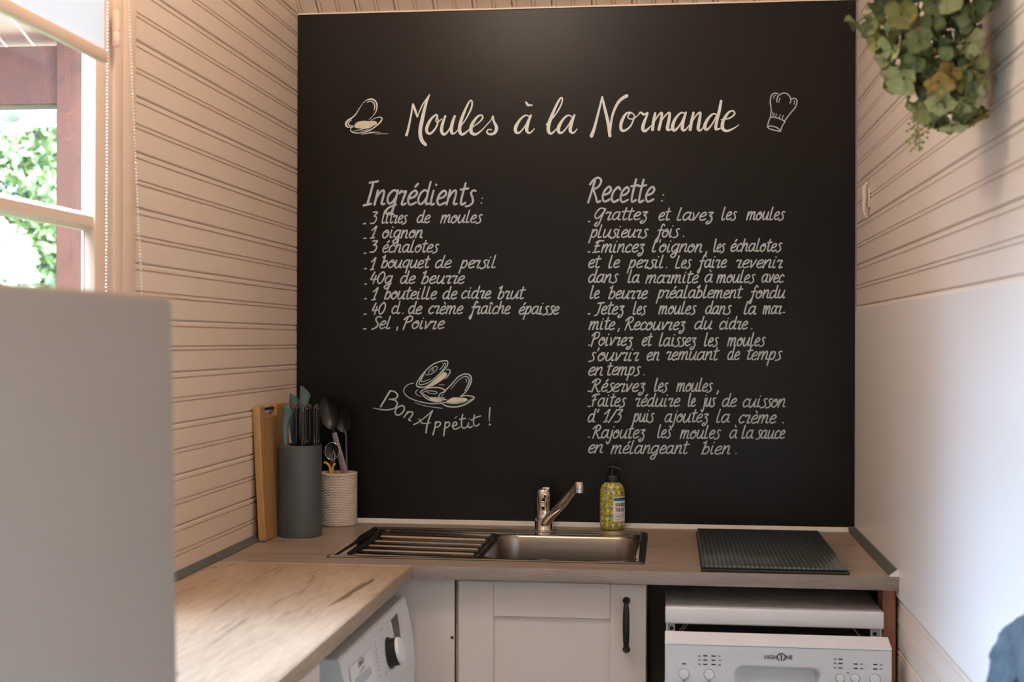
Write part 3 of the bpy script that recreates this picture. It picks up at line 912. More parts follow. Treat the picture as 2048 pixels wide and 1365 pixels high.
MU = [[(1190,152),(1130,152),(1010,192),(900,282),(812,392),(772,462),(786,500,10),(850,514,9),(910,496,6),(1000,430,6),(1100,330,6),(1178,240,7),(1200,185,7),(1190,152)],
 [(1150,182,6),(1170,200,6),(1140,262,6),(1072,340,6),(960,432,6),(862,474,7),(808,468,7),(830,400,7),(892,308,6)],
 [(1130,186,5),(1136,215,5),(1090,272,5)], [(936,322,5),(950,282,5),(1006,238,5),(1056,232,5),(1042,278,5),(980,326,5),(912,346,5),(902,334,4)], [(1006,254,4),(982,288,5),(1010,282,4)],
 [(890,306,5),(850,382,6),(836,430,6),(882,430,5),(960,398,3)], [(1180,272,7),(1214,272,8),(1232,300,8),(1196,364,7),(1158,396,5)],
 [(820,576,8),(900,532,8),(1000,516,9),(1100,522,9),(1164,560,8),(1136,592,4)], [(820,576,8),(876,640,8),(960,692,8),(1050,712,8),(1100,705,6)],
 [(848,592,5),(920,562,6),(1042,574,6),(1036,602,6),(960,596,4),(912,578,4)], [(862,602,5),(950,650,6),(1060,654,6),(1120,690,5)],
 [(790,546,6),(762,572,6),(772,612,6),(830,640,4)], [(730,455,5),(650,480,5),(600,540,6),(610,600,6),(680,660,7),(820,710,7),(960,735,7),(1110,735,5)],
 [(740,720,3),(900,770,4),(1124,800,5)], [(1080,480,4),(1150,480,4)],
 [(1150,572,8),(1250,472,8),(1340,372,8),(1430,332,9),(1500,348,10),(1520,410,10),(1492,500,9),(1440,580,8),(1370,640,7)],
 [(1150,572,8),(1094,602,8),(1078,640,8),(1112,664,8),(1180,682,6)],
 [(1240,540,4),(1330,430,5),(1410,372,6),(1468,372,8),(1490,420,9),(1468,490,8),(1430,560,5)], [(1438,396,4),(1454,418,5),(1450,442,4)],
 [(1140,612,4),(1118,630,5),(1122,652,5),(1160,656,4)],
 [(1370,640,6),(1450,626,8),(1540,640,8),(1556,660,9),(1500,710,10),(1400,760,10),(1290,782,10),(1180,768,9),(1104,715,8),(1120,688,7),(1190,684,5)],
 [(1130,716,5),(1300,736,6),(1450,704,5),(1550,665,4)]]
trace((720, 700), SB, MU, 'mussel_drawing', M['chalk'])
mb = MB()
for poly in ([(830,512),(900,502),(1000,436),(1100,345),(1150,304),(1190,330),(1168,372),(1100,430),(1000,490),(915,520)],
             [(930,652),(1060,662),(1118,684),(1088,708),(990,700)], [(1170,716),(1210,682),(1270,652),(1340,652),(1440,662),(1466,680),(1420,704),(1300,724)]):
    fill(mb, [(720 + a * SB, 700 + b * SB) for a, b in poly])
mb.build('mussel_flesh', M['cream'], bb, fix=False)
BA = [[(412,562,11),(352,660,11),(282,778,11)], [(410,562,8),(470,572,9),(514,620,10),(484,668,9),(396,676,7)], [(396,676,7),(480,692,9),(510,740,10),(470,798,9),(360,822,8),(260,812,7),(178,796,5)],
 [(566,762),(506,796),(478,850),(504,892),(562,876),(604,820),(596,772),(566,762)], [(655,842),(632,876),(600,924)], [(618,896),(672,850),(722,862),(700,912),(664,956),(694,970)],
 [(735,1022,9),(800,990,8),(900,912,8),(992,830,8)], [(992,830,8),(944,940,10),(914,1040,11),(902,1134,11)], [(808,950,8),(846,1000,8),(902,1008,8),(966,996,6)],
 [(1036,982),(1020,1070,10),(996,1162,10)], [(1026,1006),(1076,984),(1100,1008),(1070,1050),(1018,1064)],
 [(1168,984),(1156,1080,10),(1144,1174,10)], [(1160,1008),(1206,988),(1226,1014),(1200,1056),(1154,1070)],
 [(1268,1046),(1318,1024),(1312,988),(1280,1000),(1262,1050),(1300,1086),(1364,1056)], [(1292,936,6),(1322,914,5)],
 [(1402,884),(1386,980),(1390,1050),(1424,1072),(1466,1046)], [(1360,952),(1440,936)], [(1482,1000),(1476,1048),(1500,1064),(1532,1044)], [(1496,944,8)],
 [(1562,890),(1550,980),(1560,1032),(1600,1040),(1626,1014)], [(1520,964),(1580,926),(1648,904)], [(1776,794,10),(1766,890,9),(1766,974,5)], [(1772,1020,14)]]
for a_, b_ in ((0, 6), (6, len(BA) - 2), (len(BA) - 2, len(BA))):
    trace((720, 700), SB, BA[a_:b_], 'painted_word', M['chalk'], 1, 9)

# ------------------------------------------------------------------ worktops
WT, WB = .900, .8735
FY = -.655
def holed(mb, xs, ys, z0, z1, hole):
    """slab on a grid of xs x ys, leaving out the cells in hole"""
    nx, ny = len(xs) - 1, len(ys) - 1
    solid = lambda i, j: 0 <= i < nx and 0 <= j < ny and (i, j) not in hole
    for i in range(nx):
        for j in range(ny):
            if not solid(i, j): continue
            a, b, c, d = xs[i], xs[i + 1], ys[j], ys[j + 1]
            mb.add([(a, c, z1), (b, c, z1), (b, d, z1), (a, d, z1)], [(0, 1, 2, 3)])
            mb.add([(a, c, z0), (a, d, z0), (b, d, z0), (b, c, z0)], [(0, 1, 2, 3)])
            if not solid(i - 1, j): mb.add([(a, c, z0), (a, c, z1), (a, d, z1), (a, d, z0)], [(0, 1, 2, 3)])
            if not solid(i + 1, j): mb.add([(b, c, z0), (b, d, z0), (b, d, z1), (b, c, z1)], [(0, 1, 2, 3)])
            if not solid(i, j - 1): mb.add([(a, c, z0), (b, c, z0), (b, c, z1), (a, c, z1)], [(0, 1, 2, 3)])
            if not solid(i, j + 1): mb.add([(a, d, z0), (a, d, z1), (b, d, z1), (b, d, z0)], [(0, 1, 2, 3)])
    return mb
SX0, SX1, SY0, SY1 = .229, .918, -.574, -.118
wt = empty('worktop', (.71, -.33, WT), 'oak-effect laminate worktop along the back wall, holding the sink', 'worktop')
holed(MB(), [.001, .25, .90, 1.4255], [FY + .003, -.545, -.135, -.0125], WB, WT, {(1, 1)}).build('slab', M['oak_x'], wt, fix=False)
MB().rbox(.4335, 1.4258, FY - .0005, FY + .003, WB - .001, WT, .0012).build('front_edging', M['oak_edge'], wt, True)
# seal strips (slanted profiles) where the worktop meets the walls
s0 = at(600, 1031, y=BY)
st = MB().prism([(BY - .0003, .9005), (BY - .0003, .9100), (BY - .004, .9105), (BY - .024, .9025), (BY - .024, .9005)], 'x', .016, 1.410)
st.build('back_seal_strip', M['whitestrip'], wt)
MB().prism([(1.4255, .9005), (1.4255, .9130), (1.4225, .9130), (1.4085, .9025), (1.4085, .9005)], 'y', FY + .002, -.030).build('side_seal_strip', M['greystrip'], wt)
MB().prism([(1.4260, .9005), (1.4260, .9150), (1.4235, .9150), (1.4070, .9030), (1.4070, .9005)], 'y', FY - .001, FY + .0018).build('strip_end_cap', M['white'], wt)
MB().rbox(1.4085, 1.4255, -.032, -.0125, .9005, .9125, .001).build('strip_corner', M['greystrip'], wt)
MB().prism([(.0005, .9005), (.0005, .9130), (.003, .9130), (.0165, .9025), (.0165, .9005)], 'y', -.655, -.014).build('side_seal_strip', M['greystrip'], wt)
wl = empty('worktop', (.216, -1.4, WT), 'oak-effect laminate worktop running along the left wall over the washing machine', 'worktop')
LY0 = -2.235
MB().rbox(.001, .4300, LY0, FY - .0045, WB, WT, .0015).build('slab', M['oak_y'], wl)
MB().rbox(.4300, .4335, LY0, FY - .0045, WB - .001, WT, .0012).build('front_edging', M['oak_edge_y'], wl, True)
MB().rbox(.001, .4335, FY - .0042, FY - .0022, WB, WT + .0006, .0004).build('joint_strip', M['strip'], wl)
MB().prism([(.0005, .9005), (.0005, .9130), (.003, .9130), (.0165, .9025), (.0165, .9005)], 'y', LY0, -.6605).build('side_seal_strip', M['greystrip'], wl)

# ------------------------------------------------------------------ sink (pressed sheet as a height field)
def rr(x, y, x0, x1, y0, y1, r):
    """signed distance to a rounded rectangle (negative inside)"""
    cx, cy = (x0 + x1) / 2, (y0 + y1) / 2
    qx, qy = abs(x - cx) - (x1 - x0) / 2 + r, abs(y - cy) - (y1 - y0) / 2 + r
    return math.hypot(max(qx, 0), max(qy, 0)) + min(max(qx, qy), 0) - r
def smooth(a, b, t):
    t = min(1, max(0, (t - a) / (b - a)))
    return t * t * (3 - 2 * t)
rid = [(at(764, 1070, z=.899), at(972, 1080.4, z=.899)), (at(714, 1106, z=.899), at(941.5, 1117, z=.899))]
RIDGES = []
for k in range(5):
    t = k / 4
    a = rid[0][0].lerp(rid[1][0], t); b = rid[0][1].lerp(rid[1][1], t)
    RIDGES.append(((a.y + b.y) / 2, a.x, b.x))
def sink_z(x, y):
    d = rr(x, y, SX0, SX1, SY0, SY1, .012)
    z = .9012
    z += .0028 * smooth(-.001, -.004, d) * (1 - smooth(-.013, -.020, d))       # raised rim bead
    z += -.0006 * smooth(-.013, -.020, d)
    db = rr(x, y, .566, .892, -.541, -.222, .050)
    z += -.150 * smooth(.002, -.020, db)
    z += .0010 * (smooth(.016, .010, db) - smooth(.008, .003, db)) * (1 if y > -.545 else 0)
    z += max(0, min(1, (-.134 - y) / .088)) * .0046 * (1 - smooth(-.222, -.262, y)) * smooth(-.018, -.040, d)
    dd = rr(x, y, .262, .553, -.540, -.142 - .055 * smooth(.30, .56, x), .020)
    tray = smooth(.002, -.010, dd)
    z -= tray * (.0045 + .004 * (x - .26) / .29)
    for ry, xa, xb in RIDGES:
        if xa < x < xb and abs(y - ry) < .007:
            e = smooth(xa, xa + .006, x) * (1 - smooth(xb - .006, xb, x))
            z += .0046 * e * (.5 + .5 * math.cos(PI * (y - ry) / .007))
    return z
nx, ny = 345, 222
gx = [SX0 + (SX1 - SX0) * i / nx for i in range(nx + 1)]
gy = [SY0 + (SY1 - SY0) * j / ny for j in range(ny + 1)]
V = [(gx[i], gy[j], sink_z(gx[i], gy[j])) for i in range(nx + 1) for j in range(ny + 1)]
parts = {'rim': MB(), 'drainer': MB(), 'bowl': MB()}
fsets = {'rim': [], 'drainer': [], 'bowl': []}
for i in range(nx):
    for j in range(ny):
        cx, cy = (gx[i] + gx[i + 1]) / 2, (gy[j] + gy[j + 1]) / 2
        k = 'rim' if rr(cx, cy, SX0, SX1, SY0, SY1, .012) > -.014 or (cx > .558 and rr(cx, cy, .566, .892, -.541, -.222, .050) > .003) else ('drainer' if cx < .558 else 'bowl')
        a = i * (ny + 1) + j
        fsets[k].append((a, a + ny + 1, a + ny + 2, a + 1))
sk = empty('kitchen_sink', (.57, -.34, .9), 'stainless steel sink with ribbed drainer on the left, set in the worktop', 'sink')
for k, fl in fsets.items():
    used = sorted({i for f in fl for i in f})
    mp_ = {u: n for n, u in enumerate(used)}
    m_ = MB().add([V[u] for u in used], [tuple(mp_[i] for i in f) for f in fl])
    m_.build(k, {'bowl': M['steel'], 'drainer': M['polished'], 'rim': M['rimsteel']}[k], sk, True, ang=0, fix=False)
MB().box(SX0 + .001, SX1 - .001, SY0, SY0 + .0012, .9002, .9012).box(SX0 + .001, SX1 - .001, SY1 - .0012, SY1, .9002, .9012).box(SX0, SX0 + .0012, SY0, SY1, .9002, .9012).box(SX1 - .0012, SX1, SY0, SY1, .9002, .9012).build('rim_gasket', M['black'], sk)
MB().lathe([(.0001, .7522), (.036, .7522), (.040, .7535), (.042, .7520)], (.72, -.38, 0), 28, cap=False).build('strainer', M['chrome'], sk, True)

# ------------------------------------------------------------------ mixer tap
fc = at(1086, 1062, z=.9)
TX, TY = fc.x, -.092
tap = empty('mixer_tap', (TX, TY, .9), 'chrome single-lever mixer tap standing behind the sink', 'tap')
k = .105 / .108
MB().lathe([(.0235, .9), (.0235, .9045), (.0225, .906), (.0225, .930), (.0195, .933), (.0195, .934)], (TX, TY, 0), 40).build('tap_base', M['chrome'], tap, True)
MB().lathe([(.0195, .9335), (.0180, .936), (.0180, .9665), (.0186, .9675), (.0186, .9705), (.0180, .9712), (.0150, .9715)], (TX, TY, 0), 40).build('tap_body', M['chrome'], tap, True)
MB().lathe([(.0150, .9712), (.0188, .9718), (.0196, .974), (.0196, .990), (.0180, .998), (.0135, 1.0035), (.006, 1.006), (.0001, 1.0065)], (TX, TY, 0), 40).build('tap_cap', M['chrome'], tap, True)
lv = MB().tube([(TX + .002, TY - .010, 1.0035), (TX + .006, TY + .002, 1.0065), (TX + .010, TY + .022, 1.0085), (TX + .012, TY + .050, 1.0100)], [.0085, .0090, .0085, .0075], 14, .40)
lv.rbox(TX - .002, TX + .0165, TY - .016, TY + .006, 1.000, 1.0085, .0025)
lv.build('lever', M['chrome'], tap, True)
MB().lathe([(.0001, 0), (.0035, 0), (.0035, .0008)], (TX + .005, TY - .0200, .986), 14, (0, -1, 0)).build('temperature_mark', M['navy'], tap)
nz = at(1158, 974, y=TY - .135)
NX, NY, NZ = nz.x, TY - .135, nz.z
sp = [Vector((TX + .004, TY - .010, .915)), Vector((TX, TY, .915)).lerp(Vector((NX, NY, NZ)), .25), Vector((TX, TY, .915)).lerp(Vector((NX, NY, NZ)), .55),
      Vector((TX, TY, .915)).lerp(Vector((NX, NY, NZ)), .82) + Vector((0, 0, .006)), Vector((NX - .003, NY + .006, NZ + .003)), Vector((NX, NY, NZ + .002))]
MB().tube([Vector(p[:]) for p in catmull([tuple(p) for p in sp], n=5)], [.0150 - .0028 * min(1, i / 14) for i in range(26)], 18, .66).build('spout', M['chrome'], tap, True)
MB().lathe([(.0104, -.0145), (.0112, -.0140), (.0112, -.0050), (.0104, -.0045), (.0116, -.004), (.0118, .007), (.0095, .0115), (.0001, .0130)], (NX, NY, NZ), 26).build('aerator', M['chrome'], tap, True)

# ------------------------------------------------------------------ soap bottle
sp_ = at(1224.5, 1050, y=-.058)
BX, BYY = sp_.x, -.060
soap = empty('soap_bottle', (BX, BYY, .9), 'lemon-patterned hand soap bottle with black pump behind the sink', 'bottle')
BR = .0312
prof = [(.0001, .9), (.022, .9), (.0275, .902), (.0305, .907), (BR, .915), (BR, .990), (.0300, 1.001), (.0262, 1.010), (.0205, 1.0165), (.0150, 1.0195), (.0135, 1.020)]
nb = 64
vs, fs, uvs = [], [], []
acc_ = 0; last = None
for r, z in prof:
    if last: acc_ += math.hypot(r - last[0], z - last[1])
    last = (r, z)
    for i in range(nb + 1):
        t = 2 * PI * i / nb
        vs.append((BX + r * math.cos(t), BYY + r * math.sin(t), z)); uvs.append((t * BR, acc_))
for k in range(len(prof) - 1):
    for i in range(nb):
        a = k * (nb + 1) + i
        fs.append((a, a + 1, a + nb + 2, a + nb + 1))
bo = MB().add(vs, fs).build('bottle_body', M['lemon'], soap, True, fix=False)
ul = bo.data.uv_layers.new(name='UVMap')
for lp in bo.data.loops:
    ul.data[lp.index].uv = uvs[lp.vertex_index]
A0 = math.radians(-90 + 4)
def cyl(u, v, r=BR + .0006):
    t = A0 + u / BR
    return Vector((BX + r * math.cos(t), BYY + r * math.sin(t), v))
def patch(name, u0, u1, z0, z1, r, material, n=14):
    m_ = MB()
    vs = [cyl(u0 + (u1 - u0) * i / n, z, r) for i in range(n + 1) for z in (z0, z1)]
    m_.add(vs, [(2 * i, 2 * i + 2, 2 * i + 3, 2 * i + 1) for i in range(n)])
    return m_
zl0, zl1 = .9225, .9865
patch('', 0, .050, zl0, zl1, BR + .0004, None).build('label', M['whiteframe'], soap, True, fix=False)
b_ = patch('', .0, .050, zl1 - .0008, zl1, BR + .0006, None)
for z_ in (zl0, .9415, .9325):
    q = patch('', .002, .048, z_, z_ + .0006, BR + .0007, None); b_.add(q.v, q.f)
for u_ in (.0, .0021):
    q = patch('', u_, u_ + .0006, zl0, zl1 if u_ == 0 else .9415, BR + .0007, None, 2); b_.add(q.v, q.f)
b_.build('label_border', M['navy'], soap, fix=False)
patch('', .0022, .048, .9745, .9825, BR + .0007, None).build('label_band', mat('teal_print', srgb(30, 108, 116), .5), soap, fix=False)
tx = MB()
for txt, z_, h_, w_ in (('SQUEEZE', .9600, .0090, .0340), ('THE DAY', .9480, .0090, .0300)):
    text_on(tx, txt, lambda u, v, z_=z_: cyl(.0070 + u, z_ + v, BR + .0008), w_, h_, .03)
for txt, z_, h_, w_ in (('HAND WASH', .9350, .0035, .030), ('500 ml', .9265, .0032, .016)):
    text_on(tx, txt, lambda u, v, z_=z_: cyl(.0070 + u, z_ + v, BR + .0008), w_, h_, .01)
tx.build('label_lettering', M['navy'], soap, fix=False)
MB().lathe([(.0135, 1.0190), (.0170, 1.0200), (.0172, 1.0330), (.0160, 1.0350), (.0060, 1.0355), (.0052, 1.0365), (.0052, 1.0520)], (BX, BYY, 0), 28).build('pump_collar', M['black'], soap, True)
MB().tube([(BX - .010, BYY + .001, 1.0560), (BX, BYY, 1.0565), (BX + .012, BYY - .004, 1.0550), (BX + .026, BYY - .010, 1.0500)], [.0058, .0062, .0052, .0040], 14, .5).build('pump_spout', M['black'], soap, True)

# ------------------------------------------------------------------ dark glass chopping board
gb = empty('glass_chopping_board', (1.18, -.37, .9), 'dark ribbed glass chopping board lying on the worktop at the right', 'chopping board')
MB().rbox(1.0335, 1.3310, -.648, -.105, .9005, .9060, .002).build('base_mat', M['black'], gb, True)
MB().rbox(1.0365, 1.3285, -.640, -.098, .9062, .9125, .0025).build('glass_plate', M['darkglass'], gb, True)

# ------------------------------------------------------------------ bamboo cutting board
TL_ = .020
cbx = .0205
cbd = empty('cutting_board', (cbx, -.26, .9), 'bamboo cutting board with notched handle standing on edge against the left wall', 'cutting board')
y0, y1, z0, z1 = -.382, -.150, .9005, 1.2165
n0 = at(540, 815, x=.03).y; n0 = min(max(n0, -.35), -.30)
n1 = n0 + .092
def arc(cx, cz, r, a0, a1, n=5):
    return [(cx + r * math.cos(math.radians(a0 + (a1 - a0) * i / n)), cz + r * math.sin(math.radians(a0 + (a1 - a0) * i / n))) for i in range(n + 1)]
poly = arc(y0 + .006, z0 + .006, .006, 180, 270) + arc(y1 - .006, z0 + .006, .006, 270, 360) + arc(y1 - .010, z1 - .010, .010, 0, 90) + \
    [(n1, z1), (n1, z1 - .026), (n0, z1 - .026), (n0, z1)] + arc(y0 + .010, z1 - .010, .010, 90, 180)
rotm = Matrix.Rotation(math.radians(-3.0), 3, 'Y')
piv = (.0345, 0, .9005)
p_ = MB().prism(poly, 'x', .0165, .0345)
p_.rot(rotm, piv)
ob = p_.build('board', M['bamboo'], cbd, False)
bv = ob.modifiers.new('b', 'BEVEL'); bv.width = .003; bv.segments = 2; bv.limit_method = 'ANGLE'
p_ = MB().tube([(.0255, n0 - .002, z1 - .009), (.0255, n1 + .002, z1 - .009)], .0034, 12)
p_.rot(rotm, piv)
p_.build('handle_bar', M['blackmetal'], cbd, True)

# ------------------------------------------------------------------ knife block and knives
kc = at(599, 980, y=-.266)
KX, KY, KR = kc.x + .001, -.266, .0525
KT = at(600, 893, y=KY - KR * .9).z
kb = empty('knife_block', (KX, KY, .9), 'slate-grey round knife block standing beside the cutting board', 'knife block')
MB().lathe([(.0001, .9), (KR - .002, .9), (KR, .902), (KR, KT - .002), (KR - .002, KT), (KR - .006, KT + .0003), (KR - .0065, KT - .004), (.0001, KT - .004)], (KX, KY, 0), 64).build('holder', M['slate'], kb, True)
# bristle insert
random.seed(3)
br = MB()
for i in range(420):
    r = (KR - .009) * math.sqrt(random.random()); t = random.random() * 2 * PI
    x_, y_ = KX + r * math.cos(t), KY + r * math.sin(t)
    br.box(x_ - .0009, x_ + .0009, y_ - .0009, y_ + .0009, KT - .0045, KT - .001 - random.random() * .002)
br = br.build('bristles', M['black'], kb); br['kind'] = 'stuff'
def green_knife(px, py, top_py, y, lean, tall, wid, label):
    """moulded handle with slanted oval end; blade goes down into the block"""
    b = at(px, py, y=y); t = at(px + lean, top_py, y=y)
    kn = empty('kitchen_knife', (b.x, y, KT), label, 'knife', 'kitchen knives in the block')
    base = Vector((b.x, y, KT + .001)); top = Vector((t.x, y, t.z))
    d = (top - base).normalized()
    m_ = MB()
    n = 20; rings = 14; vs = []
    a = Vector((1, 0, 0)); a = (a - d * a.dot(d)).normalized(); c = d.cross(a)
    Lh = (top - base).length
    for k in range(rings + 1):
        s_ = k / rings
        rw = wid * (.50 + .18 * math.sin(PI * s_ * .9) + .38 * s_ ** 3) * (.72 if k == 0 else 1)
        rt = wid * .62 * (.75 + .3 * s_)
        bow = -.004 * math.sin(PI * s_)
        for i in range(n):
            th = 2 * PI * i / n
            u_, v_ = rw * math.cos(th), rt * math.sin(th)
            tilt = -(u_ * .95) * smooth(.72, 1, s_) + v_ * .4 * smooth(.72, 1, s_)
            vs.append(base + d * (Lh * .93 * s_ + tilt) + a * (u_ + bow) + c * v_)
    fs = [(k * n + i, k * n + (i + 1) % n, (k + 1) * n + (i + 1) % n, (k + 1) * n + i) for k in range(rings) for i in range(n)]
    fs += [tuple(range(n - 1, -1, -1)), tuple(rings * n + i for i in range(n))]
    m_.add(vs, fs)
    m_.build('handle', M['green'], kn, True)
    MB().box(b.x - .012, b.x + .012, y - .0009, y + .0009, KT - .12, KT + .002).build('blade', M['steel'], kn)
    return kn
green_knife(571, 889, 813, KY - .030, 4, 1, .0128, 'short green-grey handled knife leaning at the left of the block')
green_knife(589, 889, 789, KY + .022, 0, 1, .0128, 'green-grey handled knife at the back left of the block, second tallest')
green_knife(606, 889, 775, KY + .015, 5, 1, .0140, 'tallest green-grey handled knife, at the back of the block')
def steak_knife(px, y, label):
    b = at(px, 889, y=y)
    kn = empty('steak_knife', (b.x, y, KT), label, 'knife', 'black riveted knives in the block')
    x_ = b.x; H = .098
    out = [(-.0085, 0), (-.0070, .012), (-.0058, .030), (-.0065, .055), (-.0075, .075), (-.0060, .090), (.000, H), (.0062, H - .004), (.0074, .088), (.0050, .075), (.0052, .050), (.0048, .028), (.0072, .012), (.0082, .004), (.0070, 0)]
    yaw = Matrix.Rotation(math.radians(62), 3, 'Z')
    for nm, t0, t1, mm, sc_ in (('handle_scale', .0010, .0068, M['black'], 1), ('handle_scale', -.0068, -.0010, M['black'], 1), ('tang', -.0010, .0010, M['chrome'], 1.03)):
        m_ = MB().prism([(x_ + u_ * sc_, KT + v_ * (1 if sc_ == 1 else 1.004)) for u_, v_ in out], 'y', y + t0, y + t1)
        m_.rot(yaw, (x_, y, 0))
        o_ = m_.build(nm, mm, kn, True)
        if sc_ == 1:
            bvl = o_.modifiers.new('b', 'BEVEL'); bvl.width = .0022; bvl.segments = 2; bvl.limit_method = 'ANGLE'
    for s_ in (-1, 1):
        m_ = MB()
        for zz in (.010, .088):
            m_.lathe([(.0022, 0), (.0022, .0006), (.0001, .0010)], (x_, y + s_ * .0068, KT + zz), 10, (0, s_, 0))
        m_.rot(yaw, (x_, y, 0))
        m_.build('rivets', M['chrome'], kn, True)
    MB().box(x_ - .0008, x_ + .0008, y - .008, y + .008, KT - .10, KT).build('blade', M['steel'], kn)
steak_knife(592, KY - .018, 'black riveted steak knife nearest the short green-grey knife')
steak_knife(610, KY - .024, 'black riveted steak knife at the front middle of the block')
steak_knife(619, KY - .004, 'black riveted steak knife close behind the front middle one')
steak_knife(633, KY - .014, 'black riveted steak knife at the right edge of the block')

# ------------------------------------------------------------------ utensil crock and utensils
cc = at(675, 1000, y=-.085)
CX, CY, CR = cc.x, -.078, .0480
CX = at(713.5, 1000, y=CY).x - CR
CT = at(690, 945, y=CY).z
crk = empty('utensil_pot', (CX, CY, .9), 'cream woven-texture utensil pot standing in the corner', 'pot')
vs, fs = [], []
nt_, rows = 144, 30
sub = 5
nzv = rows * sub
for k in range(nzv + 1):
    s_ = k / nzv
    z = .903 + (CT - .006 - .903) * s_
    rw = min(rows - 1, int(s_ * rows)); fr = s_ * rows - rw
    prof_z = math.sin(PI * fr)
    for i in range(nt_):
        t = 2 * PI * i / nt_
        wv_ = .5 + .5 * math.cos(t * 18 + (PI if rw % 2 else 0))
        r = CR - .0024 + .0030 * prof_z ** .6 * (.2 + .8 * wv_)
        vs.append((CX + r * math.cos(t), CY + r * math.sin(t), z))
for k in range(nzv):
    for i in range(nt_):
        fs.append((k * nt_ + i, k * nt_ + (i + 1) % nt_, (k + 1) * nt_ + (i + 1) % nt_, (k + 1) * nt_ + i))
MB().add(vs, fs).build('woven_wall', M['crock'], crk, True, ang=0, fix=False)
MB().lathe([(CR - .0012, CT - .006), (CR + .0003, CT - .005), (CR + .0003, CT - .001), (CR - .001, CT), (CR - .0035, CT), (CR - .0045, CT - .002), (CR - .0045, .906), (.0001, .906)], (CX, CY, 0), 64, cap=False).build('rim_and_liner', M['crock'], crk, True)
MB().lathe([(.0001, .9), (CR - .004, .9), (CR - .001, .903)], (CX, CY, 0), 64, cap=False).build('foot', M['crock'], crk, True)
def spoon_bowl(c, d, a, rw, rl, depth, n=20, m=8):
    """hollow oval bowl centred at c, long axis d, wide axis a, opening to the viewer"""
    nrm = d.cross(a).normalized()
    if nrm.y > 0: nrm = -nrm
    vs = [c - nrm * depth]; fs = []
    for side in (0, 1):
        for k in range(1, m + 1):
            s_ = k / m
            for i in range(n):
                th = 2 * PI * i / n
                off = -depth * (1 - s_ ** 2.2) - side * .0018
                vs.append(c + a * rw * s_ * math.cos(th) + d * rl * s_ * math.sin(th) + nrm * off)
    def ring(side, k, i): return 1 + side * m * n + (k - 1) * n + i % n
    for i in range(n):
        fs.append((0, ring(0, 1, i), ring(0, 1, i + 1)))
        for k in range(1, m):
            fs.append((ring(0, k, i), ring(0, k + 1, i), ring(0, k + 1, i + 1), ring(0, k, i + 1)))
            fs.append((ring(1, k, i), ring(1, k, i + 1), ring(1, k + 1, i + 1), ring(1, k + 1, i)))
        fs.append((ring(0, m, i), ring(1, m, i), ring(1, m, i + 1), ring(0, m, i + 1)))
    return MB().add(vs, fs)
LYY = CY - .012
p_hi, p_lo, p_c = at(668, 866, y=LYY), at(689, 945, y=LYY), at(660, 826, y=LYY)
ld = empty('ladle', (CX, CY, .92), 'black ladle with mauve-grey handle standing in the cream pot', 'ladle')
d_ = (p_c - p_hi).normalized(); a_ = Vector((1, 0, 0)); a_ = (a_ - d_ * a_.dot(d_)).normalized()
spoon_bowl(p_c, d_, a_, .0275, .0435, .016).build('ladle_bowl', M['black'], ld, True)
MB().tube([p_c - d_ * .036, p_hi - d_ * -.004, p_hi], [.010, .0075, .0070], 12, .5).build('ladle_neck', M['black'], ld, True)
lo2 = p_lo + (p_lo - p_hi) * .25
MB().tube([p_hi, p_hi.lerp(p_lo, .5), p_lo, lo2], [.0068, .0078, .0092, .0088], 14, .55, up=(0, 1, 0)).build('ladle_handle', M['mauve'], ld, True)
sp2 = empty('serving_spoon', (CX, CY, .92), 'black serving spoon with thin dark handle behind the ladle', 'spoon')
q_c, q_t, q_b = at(684, 838, y=CY + .022), at(692, 872, y=CY + .022), at(694, 950, y=CY + .022)
d_ = (q_c - q_t).normalized(); a_ = (Vector((1, 0, 0)) - d_ * d_.x).normalized()
spoon_bowl(q_c, d_, a_, .024, .036, .010).build('spoon_bowl', M['black'], sp2, True)
MB().tube([q_c - d_ * .030, q_t, q_b, q_b + (q_b - q_t) * .9], [.005, .0035, .0040, .0040], 10, .7).build('spoon_handle', M['slate'], sp2, True)
stn = empty('strainer', (CX, CY, .92), 'small round wire strainer leaning inside the cream pot', 'strainer')
w_c = at(664, 903, y=CY - .024)
rim = [w_c + Vector((.0185 * math.cos(t), .002 * math.sin(t), .0215 * math.sin(t))) for t in [2 * PI * i / 40 for i in range(41)]]
MB().tube(rim, .0009, 8).build('strainer_rim', M['wire'], stn, True)
spoon_bowl(w_c + Vector((0, .001, 0)), Vector((0, 0, 1)), Vector((1, 0, 0)), .018, .021, .008).build('strainer_mesh', mat('dark_mesh', srgb(52, 52, 54), .5, metal=.6), stn, True)
MB().tube([w_c + Vector((.002, -.002, -.020)), w_c + Vector((.004, .002, -.05)), w_c + Vector((.006, .01, -.11))], .0016, 8).build('strainer_handle', M['wire'], stn, True)
whk = empty('wire_whisk', (CX, CY, .92), 'thin bent wire whisk standing between the strainer and the ladle', 'whisk')
MB().tube(catmull([tuple(at(u_, v_, y=CY - .030)) for u_, v_ in ((656, 950), (660, 930), (666, 905), (668, 904), (670, 912), (668, 930), (666, 950))], n=5), .0007, 6).build('wire_loop', M['wire'], whk, True)
MB().tube([at(661, 948, y=CY - .030), at(662, 985, y=CY - .024)], .003, 8).build('handle', M['wire'], whk, True)
yl = empty('yellow_tongs', (CX, CY, .92), 'small yellow Y-shaped utensil handle at the front of the cream pot', 'utensil')
for pts in (((648, 926), (653, 927), (659, 934), (661, 950), (661, 990)), ((671, 929), (668, 930), (665, 937), (665, 950), (664, 990))):
    MB().tube(catmull([tuple(at(u_, v_, y=CY - .036)) for u_, v_ in pts], n=4), .0030, 10).build('arm', M['yellow'], yl, True)

